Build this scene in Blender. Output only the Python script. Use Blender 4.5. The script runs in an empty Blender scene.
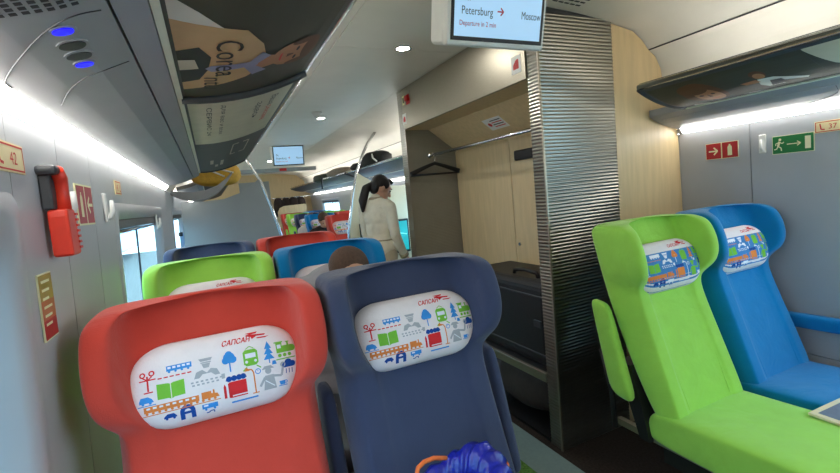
import bpy, bmesh, math, random
from mathutils import Vector, Matrix
random.seed(7)
S = bpy.context.scene
COL = S.collection
PI = math.pi

# ------------------------------------------------------------------ camera
F = 446.0
CX, CY = 420.0, 236.5
CAM = Vector((0, 0, 1.38))
def _d(px, py): return Vector((px - CX, CY - py, -F))
_ey = _d(210, 212).normalized()
_ex = _d(1384, 104); _ex = (_ex - _ex.dot(_ey) * _ey).normalized()
_ez = _ex.cross(_ey)
RM = Matrix((_ex, _ey, _ez))                    # camera space -> world space
cam = bpy.data.cameras.new('camera'); camo = bpy.data.objects.new('camera', cam); COL.objects.link(camo)
cam.sensor_width = 36; cam.lens = F / 840 * 36; cam.clip_start = 0.02; cam.clip_end = 200
camo.matrix_world = Matrix.Translation(CAM) @ RM.to_4x4()
S.camera = camo
def ray(px, py): return RM @ _d(px, py)
def onX(px, py, X): v = ray(px, py); return CAM + v * (X / v.x)
def onY(px, py, Y): v = ray(px, py); return CAM + v * (Y / v.y)
def onZ(px, py, Z): v = ray(px, py); return CAM + v * ((Z - CAM.z) / v.z)

# ------------------------------------------------------------------ world, exposure
w = bpy.data.worlds.new('world'); S.world = w; w.use_nodes = True
bgn = w.node_tree.nodes['Background']
bgn.inputs[0].default_value = (0.78, 0.88, 1.0, 1); bgn.inputs[1].default_value = 7.0
S.view_settings.view_transform = 'Standard'; S.view_settings.look = 'None'
S.view_settings.exposure = 0.8; S.view_settings.gamma = 1.0; S.view_settings.use_curve_mapping = False
STRIP_E, DOWN_E, UP_E = 12.0, 170.0, 8.0

# ------------------------------------------------------------------ materials
def srgb(r, g, b):
    f = lambda c: (c / 255 / 12.92) if c / 255 <= 0.04045 else ((c / 255 + 0.055) / 1.055) ** 2.4
    return (f(r), f(g), f(b), 1)
MATS = {}
def mat(name, col, rough=0.6, metal=0.0, noise=0.0, nscale=40, bump=0.0, bscale=300, spec=0.5, stretch=None, emit=None, estr=0, sheen=0, coat=0, wrinkle=0):
    if name in MATS: return MATS[name]
    m = bpy.data.materials.new(name); m.use_nodes = True; nt = m.node_tree; N = nt.nodes; L = nt.links
    b = N['Principled BSDF']
    b.inputs['Roughness'].default_value = rough; b.inputs['Metallic'].default_value = metal
    b.inputs['Specular IOR Level'].default_value = spec
    b.inputs['Sheen Weight'].default_value = sheen; b.inputs['Coat Weight'].default_value = coat
    b.inputs['Base Color'].default_value = col
    tc = N.new('ShaderNodeTexCoord'); mp = N.new('ShaderNodeMapping'); L.new(tc.outputs['Object'], mp.inputs['Vector'])
    if stretch: mp.inputs['Scale'].default_value = stretch
    nz = N.new('ShaderNodeTexNoise'); nz.inputs['Scale'].default_value = nscale; nz.inputs['Detail'].default_value = 4
    L.new(mp.outputs[0], nz.inputs['Vector'])
    if noise > 0:
        rp = N.new('ShaderNodeMapRange'); rp.inputs[1].default_value = 0.3; rp.inputs[2].default_value = 0.7
        rp.inputs[3].default_value = 1 - noise; rp.inputs[4].default_value = 1 + noise
        L.new(nz.outputs['Fac'], rp.inputs[0])
        hs = N.new('ShaderNodeHueSaturation'); hs.inputs['Color'].default_value = col
        L.new(rp.outputs[0], hs.inputs['Value']); L.new(hs.outputs[0], b.inputs['Base Color'])
    if bump > 0:
        n2 = N.new('ShaderNodeTexNoise'); n2.inputs['Scale'].default_value = bscale; n2.inputs['Detail'].default_value = 2
        L.new(mp.outputs[0], n2.inputs['Vector'])
        bp = N.new('ShaderNodeBump'); bp.inputs['Strength'].default_value = bump; bp.inputs['Distance'].default_value = 0.004
        if wrinkle:
            n3 = N.new('ShaderNodeTexNoise'); n3.inputs['Scale'].default_value = 7; n3.inputs['Detail'].default_value = 3; n3.inputs['Distortion'].default_value = 1.2
            L.new(mp.outputs[0], n3.inputs['Vector']); ma = N.new('ShaderNodeMath'); ma.operation = 'MULTIPLY_ADD'; ma.inputs[1].default_value = wrinkle
            L.new(n3.outputs['Fac'], ma.inputs[0]); L.new(n2.outputs['Fac'], ma.inputs[2]); L.new(ma.outputs[0], bp.inputs['Height'])
        else: L.new(n2.outputs['Fac'], bp.inputs['Height'])
        L.new(bp.outputs[0], b.inputs['Normal'])
    if emit:
        b.inputs['Emission Color'].default_value = emit; b.inputs['Emission Strength'].default_value = estr
    MATS[name] = m
    return m
def fabric(name, c): return mat(name, c, rough=0.9, noise=0.035, nscale=18, bump=0.25, bscale=420, spec=0.15, sheen=0.25, wrinkle=7)
M_RED = fabric('fabric_red', srgb(203, 68, 54)); M_NAVY = fabric('fabric_navy', srgb(62, 70, 96))
M_LIME = fabric('fabric_lime', srgb(158, 214, 84)); M_BLUE = fabric('fabric_blue', srgb(0, 122, 182))
M_WALL = mat('wall_plastic', srgb(178, 180, 184), 0.38, noise=0.03, nscale=6, bump=0.04, bscale=700)
M_CEIL = mat('ceiling_panel', srgb(222, 219, 208), 0.45, noise=0.03, nscale=5, bump=0.03, bscale=900)
M_BACK = mat('dark_joint', srgb(52, 54, 56), 0.8, noise=0.1)
M_CHAN = mat('rack_grey', srgb(150, 152, 156), 0.4, noise=0.04, nscale=8, bump=0.05, bscale=800)
M_CREAM = mat('cream_edge', srgb(226, 226, 206), 0.5, noise=0.03)
M_WOOD = mat('maple_veneer', srgb(210, 186, 142), 0.45, noise=0.07, nscale=7, stretch=(6, 6, 0.6), bump=0.03, bscale=60)
M_STEEL = mat('brushed_steel', srgb(166, 160, 144), 0.40, 0.9, noise=0.06, nscale=30, stretch=(1, 1, 14))
M_CORR = mat('ribbed_steel', srgb(138, 136, 126), 0.28, 0.95, noise=0.08, nscale=4)
M_CHROME = mat('chrome', srgb(215, 217, 218), 0.18, 1.0, noise=0.02)
M_BLACK = mat('black_plastic', srgb(22, 22, 24), 0.45, noise=0.1, bump=0.05)
M_DARKG = mat('dark_grey_plastic', srgb(58, 60, 64), 0.5, noise=0.08)
M_GREYP = mat('partition_grey', srgb(150, 158, 160), 0.35, noise=0.03, nscale=5)
M_CREAMP = mat('partition_cream', srgb(226, 220, 190), 0.4, noise=0.03, nscale=5)
M_FLOOR = mat('carpet_dark', srgb(58, 50, 46), 0.95, noise=0.25, nscale=90, bump=0.5, bscale=500, spec=0.1)
M_FSTRIP = mat('floor_strip', srgb(128, 150, 150), 0.55, noise=0.06, nscale=60)
M_FGREEN = mat('carpet_green', srgb(98, 140, 70), 0.95, noise=0.4, nscale=120, bump=0.6, bscale=400, spec=0.1)
M_WHITE = mat('white_plastic', srgb(228, 228, 224), 0.4, noise=0.02)
M_LIGHT = mat('light_diffuser', srgb(255, 250, 240), 0.6, noise=0.01, emit=(1.0, 0.965, 0.9, 1), estr=STRIP_E)
M_UP = mat('uplight_diffuser', srgb(255, 250, 240), 0.6, noise=0.01, emit=(1.0, 0.965, 0.9, 1), estr=UP_E)
M_DOWN = mat('downlight_lens', srgb(255, 250, 240), 0.6, noise=0.01, emit=(1.0, 0.97, 0.92, 1), estr=DOWN_E)
M_LEDB = mat('blue_led', srgb(6, 4, 120), 0.4, noise=0.01, emit=(0.006, 0.003, 1.0, 1), estr=0.9)
M_SCREEN = mat('lcd_screen', srgb(150, 185, 215), 0.25, noise=0.01, emit=srgb(160, 200, 232), estr=0.42)
M_INK = mat('ink_dark', srgb(45, 50, 60), 0.6, noise=0.05)
M_INKR = mat('ink_red', srgb(205, 45, 45), 0.6, noise=0.05)
M_PILLOW = mat('pillow_white', srgb(236, 226, 226), 0.9, noise=0.03, nscale=25, bump=0.3, bscale=160, spec=0.1, wrinkle=6)
M_PRINT = {k: mat('print_' + k, c, 0.85, noise=0.05, spec=0.15) for k, c in dict(
    red=srgb(214, 48, 52), blue=srgb(62, 142, 214), navy=srgb(30, 74, 150), green=srgb(122, 190, 66), grey=srgb(172, 172, 176),
    orange=srgb(226, 132, 66), white=srgb(232, 232, 238), ground=srgb(70, 130, 190), lime=srgb(120, 190, 70)).items()}
M_SKIN = mat('skin', srgb(206, 158, 130), 0.55, noise=0.04, nscale=30, spec=0.3)
M_HAIRB = mat('hair_black', srgb(26, 22, 22), 0.5, noise=0.2, nscale=60, stretch=(1, 1, .2), bump=0.5, bscale=120)
M_HAIRN = mat('hair_brown', srgb(84, 62, 48), 0.8, noise=0.2, nscale=120, bump=0.6, bscale=300)
def glass_mat():
    m = bpy.data.materials.new('window_glass'); m.use_nodes = True; nt = m.node_tree; N = nt.nodes; L = nt.links
    for n in list(N): N.remove(n)
    o = N.new('ShaderNodeOutputMaterial'); t = N.new('ShaderNodeBsdfTransparent'); t.inputs[0].default_value = (0.50, 0.64, 0.69, 1)
    g = N.new('ShaderNodeBsdfGlossy'); g.inputs['Roughness'].default_value = 0.03
    mx = N.new('ShaderNodeMixShader'); mx.inputs[0].default_value = 0.07
    L.new(t.outputs[0], mx.inputs[1]); L.new(g.outputs[0], mx.inputs[2]); L.new(mx.outputs[0], o.inputs[0])
    return m
M_GLASS = glass_mat()

# ------------------------------------------------------------------ mesh helpers
class MB:
    def __init__(s): s.v = []; s.f = []; s.m = []
    def add(s, vs, fs, mi=0):
        o = len(s.v); s.v += [tuple(p) for p in vs]; s.f += [tuple(i + o for i in q) for q in fs]; s.m += [mi] * len(fs); return s
    def box(s, x0, x1, y0, y1, z0, z1, mi=0):
        vs = [(x, y, z) for z in (z0, z1) for y in (y0, y1) for x in (x0, x1)]
        return s.add(vs, [(0, 2, 3, 1), (4, 5, 7, 6), (0, 1, 5, 4), (2, 6, 7, 3), (0, 4, 6, 2), (1, 3, 7, 5)], mi)
    def hexa(s, eight, mi=0): return s.add(eight, [(0, 2, 3, 1), (4, 5, 7, 6), (0, 1, 5, 4), (2, 6, 7, 3), (0, 4, 6, 2), (1, 3, 7, 5)], mi)
    def loft(s, loops, closed=True, cap=True, mi=0):
        n = len(loops[0]); vs = [p for l in loops for p in l]; fs = []
        for i in range(len(loops) - 1):
            for j in range(n if closed else n - 1):
                k = (j + 1) % n; fs.append((i * n + j, i * n + k, (i + 1) * n + k, (i + 1) * n + j))
        if cap and closed:
            fs.append(tuple(reversed(range(n)))); fs.append(tuple(range((len(loops) - 1) * n, len(loops) * n)))
        return s.add(vs, fs, mi)
    def prism(s, poly, axis, a0, a1, mi=0):
        # poly of 2D points; axis 'x': (y,z)  'y': (x,z)  'z': (x,y)
        def P(p, a): return (a, p[0], p[1]) if axis == 'x' else (p[0], a, p[1]) if axis == 'y' else (p[0], p[1], a)
        return s.loft([[P(p, a0) for p in poly], [P(p, a1) for p in poly]], mi=mi)
    def tube(s, pts, r, n=10, mi=0, cap=True):
        pts = [Vector(p) for p in pts]; rs = r if isinstance(r, (list, tuple)) else [r] * len(pts); loops = []
        up = None
        for i, p in enumerate(pts):
            a = pts[max(i - 1, 0)]; b = pts[min(i + 1, len(pts) - 1)]; t = (b - a).normalized()
            if up is None:
                up = t.orthogonal().normalized()
            u = (up - up.dot(t) * t)
            u = u.normalized() if u.length > 1e-5 else t.orthogonal().normalized()
            up = u; q = t.cross(u)
            loops.append([p + rs[i] * (math.cos(2 * PI * k / n) * u + math.sin(2 * PI * k / n) * q) for k in range(n)])
        return s.loft(loops, cap=cap, mi=mi)
    def cap_tube(s, a, b, ra, rb, n=14, mi=0):
        a = Vector(a); b = Vector(b); t = (b - a).normalized(); pts = []; rs = []
        for k in range(5):
            th = PI / 2 * (k / 5); pts.append(a - t * ra * math.cos(th)); rs.append(max(ra * math.sin(th), 1e-3))
        pts.append(a); rs.append(ra); pts.append(b); rs.append(rb)
        for k in range(1, 6):
            th = PI / 2 * (1 - k / 5); pts.append(b + t * rb * math.cos(th)); rs.append(max(rb * math.sin(th), 1e-3))
        u0 = t.orthogonal().normalized(); q = t.cross(u0); loops = []
        for p, r in zip(pts, rs): loops.append([p + r * (math.cos(2 * PI * k / n) * u0 + math.sin(2 * PI * k / n) * q) for k in range(n)])
        return s.loft(loops, mi=mi)
    def ell(s, c, r, n=16, m=10, rot=None, mi=0):
        c = Vector(c); loops = []
        for i in range(m + 1):
            th = PI * (i / m); z = -math.cos(th); q = max(math.sin(th), 0.02); l = []
            for k in range(n):
                p = Vector((r[0] * q * math.cos(2 * PI * k / n), r[1] * q * math.sin(2 * PI * k / n), r[2] * z))
                l.append(c + (rot @ p if rot else p))
            loops.append(l)
        return s.loft(loops, mi=mi)
    def lathe(s, prof, c=(0, 0, 0), n=20, mi=0):
        return s.loft([[(c[0] + r * math.cos(2 * PI * k / n), c[1] + r * math.sin(2 * PI * k / n), c[2] + z) for k in range(n)] for r, z in prof], mi=mi)
    def mesh(s, name, mats, smooth=False):
        me = bpy.data.meshes.new(name); me.from_pydata(s.v, [], s.f)
        for m in (mats if isinstance(mats, (list, tuple)) else [mats]): me.materials.append(m)
        for p, i in zip(me.polygons, s.m): p.material_index = i; p.use_smooth = smooth
        bm = bmesh.new(); bm.from_mesh(me); bmesh.ops.recalc_face_normals(bm, faces=bm.faces); bm.to_mesh(me); bm.free()
        me.update(); return me

def link(name, me, parent=None, loc=None):
    o = bpy.data.objects.new(name, me); COL.objects.link(o)
    if parent: o.parent = parent
    if loc is not None: o.location = loc
    return o
def bevel(o, w, seg=2):
    m = o.modifiers.new('bevel', 'BEVEL'); m.width = w; m.segments = seg; m.limit_method = 'ANGLE'; m.angle_limit = math.radians(40); return o
def subsurf(o, n=2):
    m = o.modifiers.new('subsurf', 'SUBSURF'); m.levels = n; m.render_levels = n; return o
def remesh(o, v, it=3):
    m = o.modifiers.new('remesh', 'REMESH'); m.mode = 'VOXEL'; m.voxel_size = v; m.use_smooth_shade = True
    m2 = o.modifiers.new('smooth', 'SMOOTH'); m2.iterations = it; m2.factor = 0.6
    return o
def tag(o, label, cat, group=None):
    o['label'] = label; o['category'] = cat
    if group: o['group'] = group
    return o
def thing(name, label, cat, loc=(0, 0, 0), rz=0, group=None):
    o = bpy.data.objects.new(name, None); COL.objects.link(o); o.location = loc; o.rotation_euler = (0, 0, rz)
    o.empty_display_size = 0.1
    return tag(o, label, cat, group)
def part(name, mb, mats, parent, smooth=False, bev=0, sub=0, seg=2):
    """mesh in WORLD coordinates, parented to an unrotated parent (world offset removed)"""
    off = Vector((0, 0, 0)); p = parent
    while p: off += p.location; p = p.parent
    mb.v = [tuple(Vector(q) - off) for q in mb.v]
    o = link(name, mb.mesh(name, mats, smooth), parent)
    if bev: bevel(o, bev, seg)
    if sub: subsurf(o, sub)
    return o
def solo(name, mb, mats, label, cat, base, group=None, **k):
    """one-mesh thing built in world coordinates with its origin at base"""
    base = Vector(base); mb.v = [tuple(Vector(q) - base) for q in mb.v]
    o = link(name, mb.mesh(name, mats, k.get('smooth', False))); o.location = base
    if k.get('bev'): bevel(o, k['bev'], k.get('seg', 2))
    if k.get('sub'): subsurf(o, k['sub'])
    return tag(o, label, cat, group)
def struct(name, mb, mats, smooth=False, bev=0):
    o = link(name, mb.mesh(name, mats, smooth)); o['kind'] = 'structure'
    if bev: bevel(o, bev)
    return o
_tc = {}
def text2d(body):
    """triangles of a text of cap height about 0.7, list of 2D vertices, faces, (xmin,xmax)"""
    if body in _tc: return _tc[body]
    cu = bpy.data.curves.new('t', 'FONT'); cu.body = body; cu.size = 1.0; cu.resolution_u = 3
    ob = bpy.data.objects.new('t', cu); me = bpy.data.meshes.new_from_object(ob)
    v = [(p.co.x, p.co.y) for p in me.vertices]; f = [tuple(p.vertices) for p in me.polygons]
    bpy.data.objects.remove(ob); bpy.data.curves.remove(cu); bpy.data.meshes.remove(me)
    xs = [p[0] for p in v] or [0, 1]
    _tc[body] = (v, f, (min(xs), max(xs))); return _tc[body]
class Flat:
    """flat print on a plane: origin o, unit vectors r (right) and u (up), lifted along n"""
    def __init__(s, o, r, u, lift=0.0006, fn=None): 
        s.o = Vector(o); s.r = Vector(r).normalized(); s.u = Vector(u).normalized(); s.n = s.r.cross(s.u); s.l = lift; s.mb = MB(); s.fn = fn; s.k = 0
    def P(s, a, b, l):
        if s.fn: return s.fn(a, b, l)
        return s.o + s.r * a + s.u * b + s.n * l
    def poly(s, pts, mi=0, lv=0):
        l = s.l * (1 + lv); s.mb.add([s.P(a, b, l) for a, b in pts], [tuple(range(len(pts)))], mi); return s
    def rect(s, x0, x1, y0, y1, mi=0, lv=0):
        return s.poly([(x0, y0), (x1, y0), (x1, y1), (x0, y1)], mi, lv)
    def disc(s, cx, cy, rx, ry=None, mi=0, lv=0, n=18):
        ry = ry or rx; return s.poly([(cx + rx * math.cos(2 * PI * k / n), cy + ry * math.sin(2 * PI * k / n)) for k in range(n)], mi, lv)
    def ring(s, cx, cy, r0, r1, mi=0, lv=0, n=16, a0=0, a1=2 * PI):
        for k in range(n):
            t0 = a0 + (a1 - a0) * k / n; t1 = a0 + (a1 - a0) * (k + 1) / n
            s.poly([(cx + r0 * math.cos(t0), cy + r0 * math.sin(t0)), (cx + r1 * math.cos(t0), cy + r1 * math.sin(t0)), (cx + r1 * math.cos(t1), cy + r1 * math.sin(t1)), (cx + r0 * math.cos(t1), cy + r0 * math.sin(t1))], mi, lv)
        return s
    def line(s, pts, wd, mi=0, lv=0):
        for (a, b), (c, d) in zip(pts, pts[1:]):
            dx, dy = c - a, d - b; q = math.hypot(dx, dy) or 1; nx, ny = -dy / q * wd / 2, dx / q * wd / 2
            s.poly([(a - nx, b - ny), (c - nx, d - ny), (c + nx, d + ny), (a + nx, b + ny)], mi, lv)
        return s
    def text(s, body, x, y, h, mi=0, lv=0, width=None, slant=0, center=False):
        v, f, (x0, x1) = text2d(body); sc = h / 0.72; sx = sc
        if width: sx = width / (x1 - x0)
        ox = -(x0 + x1) / 2 * sx if center else -x0 * sx
        l = s.l * (1 + lv)
        s.mb.add([s.P(x + ox + p[0] * sx + slant * p[1] * sc, y + p[1] * sc, l) for p in v], f, mi); return s

XC = 1.085
def LX(u, sg): return XC + sg * u                      # sg=-1 left, +1 right
WALLP = [(1.43, 0.0), (1.425, 0.4), (1.405, 0.8), (1.385, 1.28), (1.375, 1.575)]
def wallu(z):
    for (a, za), (b, zb) in zip(WALLP, WALLP[1:]):
        if za <= z <= zb: return a + (b - a) * (z - za) / (zb - za)
    return WALLP[-1][0]
Y0, Y1 = -2.4, 12.0

# ------------------------------------------------------------------ floor
floor = struct('floor', MB().box(XC - 1.5, XC + 1.5, Y0, Y1, -0.08, 0.0), M_FLOOR)
aisle = part('aisle_carpet', MB().box(0.93, 1.25, Y0, Y1, 0.0, 0.006), M_FGREEN, floor)
for x0, x1 in ((0.745, 0.93), (1.25, 1.435)):
    part('aisle_border', MB().box(x0, x1, Y0, Y1, 0.0, 0.006), M_FSTRIP, floor)

# ------------------------------------------------------------------ walls with windows
WIN = [(-1.4, 0.97), (1.83, 3.45), (4.32, 5.92), (6.75, 8.35), (9.2, 10.8)]
WZ0, WZ1 = 0.74, 1.43
def wall(sg, name, wins, breaks):
    zs = [0.0, 0.4, WZ0, 0.8, 1.1, 1.28, WZ1, 1.575]
    back = MB()
    ys = sorted(set([Y0, Y1] + [y for a in wins for y in a]))
    def strip(mb, a, b, zl, du=0.0):
        pr = [(LX(wallu(z) + du, sg), z) for z in zl]
        mb.loft([[(x, a, z) for x, z in pr] + [(x + sg * 0.02, a, z) for x, z in reversed(pr)], [(x, b, z) for x, z in pr] + [(x + sg * 0.02, b, z) for x, z in reversed(pr)]])
    for a, b in zip(ys, ys[1:]):
        iswin = any(abs(a - q[0]) < 1e-6 for q in wins)
        if iswin:
            strip(back, a, b, [0.0, 0.4, WZ0], 0.012); strip(back, a, b, [WZ1, 1.575], 0.012)
        else: strip(back, a, b, zs, 0.012)
    o = struct(name, back, M_BACK)
    yb = sorted(set(ys + breaks))
    for a, b in zip(yb, yb[1:]):
        iswin = any(q[0] - 1e-6 <= a < q[1] - 1e-6 for q in wins)
        for zl in (([0.012, 0.4, WZ0], [WZ1, 1.575]) if iswin else ([0.012, 0.4, WZ0 - 0.3], [WZ0 - 0.296, WZ0, 0.8, 1.1, 1.28, WZ1, 1.575])):
            mb = MB(); e = 0.002 if not iswin else 0.0
            strip(mb, a + e, b - e, zl)
            part('wall_panel', mb, M_WALL, o)
    return o
wl = wall(-1, 'wall_left', WIN, [-2.0, 1.245, 1.54, 3.9, 6.3, 8.8])
WINR = [WIN[0]] + WIN[2:]
wr = wall(1, 'wall_right', WINR, [-2.0, 1.33, 1.70, 3.33, 3.9, 6.3, 8.8])

wn = 0
def window(sg, a, b):
    global wn
    wn += 1
    x = LX(wallu(1.1), sg); o = bpy.data.objects.new('window_%d' % wn, None); COL.objects.link(o); o['kind'] = 'structure'; o.location = (x, (a + b) / 2, WZ0)
    z0, z1 = WZ0, WZ1
    # deep splayed reveal: outer loop at wall, inner loop at glass
    def loopr(y0, y1, zz0, zz1, du, r, inset=0):
        pts = []
        for cy, cz, t0 in ((y1 - r, zz1 - r, 0), (y0 + r, zz1 - r, 1), (y0 + r, zz0 + r, 2), (y1 - r, zz0 + r, 3)):
            for k in range(6):
                th = PI / 2 * (t0 + k / 5); yy = cy + r * math.cos(th); zz = cz + r * math.sin(th)
                pts.append((LX(wallu(min(max(zz, 0), 1.575)) + du, sg), yy, zz))
        return pts
    fr = MB()
    loops = [loopr(a - .012, b + .012, z0 - .012, z1 + .012, 0.0, .03), loopr(a - .004, b + .004, z0 - .004, z1 + .004, -0.005, .03), loopr(a + .03, b - .03, z0 + .03, z1 - .03, -0.005, .05),
             loopr(a + .045, b - .045, z0 + .045, z1 - .045, 0.01, .06), loopr(a + .065, b - .065, z0 + .06, z1 - .055, 0.045, .07)]
    fr.loft(loops, cap=False)
    part('window_frame', fr, M_WALL, o, smooth=True)
    g = MB(); ul = 0.045
    g.hexa([(LX(wallu(z) + ul + d, sg), y, z) for z in (z0 + .05, z1 - .045) for y in (a + .055, b - .055) for d in (0, .006)])
    part('glass_pane', g, M_GLASS, o)
    bl = MB().box(min(LX(wallu(1.36) + .04, sg), LX(wallu(1.36) + .01, sg)), max(LX(wallu(1.36) + .04, sg), LX(wallu(1.36) + .01, sg)), a + .05, b - .05, z1 - .085, z1 - .045)
    part('blind_box', bl, M_DARKG, o, bev=.008)
    bb = MB().tube([(LX(wallu(1.3) + .033, sg), a + .07, z1 - .095), (LX(wallu(1.3) + .033, sg), b - .07, z1 - .095)], .008)
    part('blind_bar', bb, M_CHROME, o, smooth=True)
    ym = a + (b - a) * 0.48
    mu = MB().hexa([(LX(wallu(z) + ul - .006 + d, sg), y, z) for z in (z0 + .05, z1 - .045) for y in (ym - .012, ym + .012) for d in (0, .006)])
    part('window_mullion', mu, M_DARKG, o)
    return o
for a, b in WIN: window(-1, a, b)
for a, b in WINR: window(1, a, b)

# end walls
ew = struct('wall_far', MB().box(XC - 1.45, XC + 1.45, Y1, Y1 + .06, 0, 2.3), M_WOOD)
wb = struct('wall_near', MB().box(XC - 1.45, XC + 1.45, Y0 - .06, Y0, 0, 2.3), M_WOOD)
dr = struct('door_1', MB().box(XC - .36, XC + .36, Y1 - .03, Y1 - .002, 0.008, 2.02), M_GREYP, bev=.006)
part('door_pane', MB().box(XC - .22, XC + .22, Y1 - .036, Y1 - .028, 0.9, 1.85), M_DARKG, dr, bev=.01)

# ------------------------------------------------------------------ ceiling
CE = [(0.0, 2.2), (0.385, 2.2)]
CS = [(0.385, 2.2), (0.65, 2.183), (0.92, 2.149), (1.04, 2.128), (1.11, 2.085), (1.160, 2.034)]
UW = [(1.158, 2.037), (1.21, 2.004), (1.25, 1.938), (1.262, 1.863), (1.28, 1.80), (1.36, 1.62), (1.372, 1.577)]
def catmull(P_, n=5):
    out = []
    for i in range(len(P_) - 1):
        p0 = P_[max(i - 1, 0)]; p1 = P_[i]; p2 = P_[i + 1]; p3 = P_[min(i + 2, len(P_) - 1)]
        for k in range(n):
            t = k / n; out.append(tuple(.5 * (2 * b + (c - a) * t + (2 * a - 5 * b + 4 * c - d) * t * t + (3 * b - a - 3 * c + d) * t ** 3) for a, b, c, d in zip(p0, p1, p2, p3)))
    return out + [P_[-1]]
CS = catmull(CS); UW = catmull(UW)
ceil = struct('ceiling', MB().box(XC - 1.5, XC + 1.5, Y0, Y1, 2.235, 2.29), M_BACK)
def slab(pr, a, b, t=0.012, nx=0, nz=1):
    return MB().loft([[(x, a, z) for x, z in pr] + [(x + nx * t, a, z + nz * t) for x, z in reversed(pr)], [(x, b, z) for x, z in pr] + [(x + nx * t, b, z + nz * t) for x, z in reversed(pr)]])
yb = [Y0, -1.76, 0.33, 2.405, 4.48, 6.56, 8.64, 10.4, Y1]
for a, b in zip(yb, yb[1:]):
    part('ceiling_panel', slab([(XC - .383, 2.2), (XC + .383, 2.2)], a + .0025, b - .0025), M_CEIL, ceil)
    for sg in (-1, 1):
        part('ceiling_panel', slab([(LX(u + .0015 * (i == 0), sg), z) for i, (u, z) in enumerate(CS)], a + .0025, b - .0025, .012, sg * .3, 1), M_CEIL, ceil, smooth=False)
        up = slab([(LX(u, sg), z) for u, z in UW], a + .002, b - .002, .012, sg, .2)
        part('upper_wall_panel', up, M_CEIL, ceil)
        part('joint_strip', MB().tube([(LX(1.158, sg), a, 2.031), (LX(1.158, sg), b, 2.032)], .0035, 8), M_DARKG, ceil)
# air grilles in the sloping ceiling panels above the seats
def grille(sg, y0, y1, ua, ub):
    za = 2.2 - (ua - .385) * .064; zb = 2.2 - (ub - .385) * .064
    n = int((y1 - y0) / .03)
    g = MB().hexa([(LX(u, sg), y, (za if u == ua else zb) + dz) for dz in (-.006, .004) for y in (y0, y1) for u in (ua, ub)])
    p = part('air_grille', g, M_CEIL, ceil)
    sl = MB()
    for i in range(n):
        for j in range(5):
            a0 = ua + (ub - ua) * (j + .12) / 5; a1 = ua + (ub - ua) * (j + .88) / 5
            q = lambda u: 2.2 - (u - .385) * .064
            yy = y0 + (y1 - y0) * (i + .3) / n
            sl.hexa([(LX(u, sg), y, q(u) + dz) for dz in (-.0075, -.004) for y in (yy, yy + .010) for u in (a0, a1)])
    s_ = part('grille_slots', sl, M_BACK, p); s_['kind'] = 'stuff'
for sg in (-1, 1): grille(sg, 0.5, 1.64, .43, .60)

tb = struct('trim_1', MB().box(.32, 1.85, 8.25, 8.33, 1.97, 2.04), M_GREYP, bev=.006)
part('red_sign', MB().box(1.2, 1.32, 8.243, 8.25, 1.985, 2.03), M_INKR, tb)
# downlights along the aisle: third and fourth are real, the others added for fill light
for i, y in enumerate((-0.75, 0.30, 2.374, 4.453, 6.53, 8.6)):
    if i == 1: continue
    t = thing('downlight', ('small added fill downlight in the ceiling behind the photographed seats', '', 'small round ceiling downlight beside the near ceiling monitor', 'small round ceiling downlight next to the smoke detector', 'small round added fill downlight beside the far ceiling monitor', 'small round added fill downlight just past the far grey beam')[i], 'downlight', (XC + .012, y, 2.2), 0, 'downlights above the aisle')
    part('trim_ring', MB().lathe([(.036, 0), (.046, -.001), (.048, -.006), (.040, -.007), (.036, -.002)], (XC + .012, y, 2.2), 24), M_CHROME, t, smooth=True)
    part('lens', MB().lathe([(.0355, .0), (.0355, -.004), (.001, -.005)], (XC + .012, y, 2.2), 24), M_DOWN, t)
sp = MB().lathe([(.05, 0), (.05, -.012), (.035, -.022), (.03, -.045), (.012, -.055), (.001, -.056)], (1.0, 4.18, 2.2), 20)
solo('smoke_detector', sp, M_WHITE, 'white dome smoke detector on the ceiling near a downlight', 'smoke detector', (1.0, 4.18, 2.2), smooth=True, bev=.002)

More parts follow.
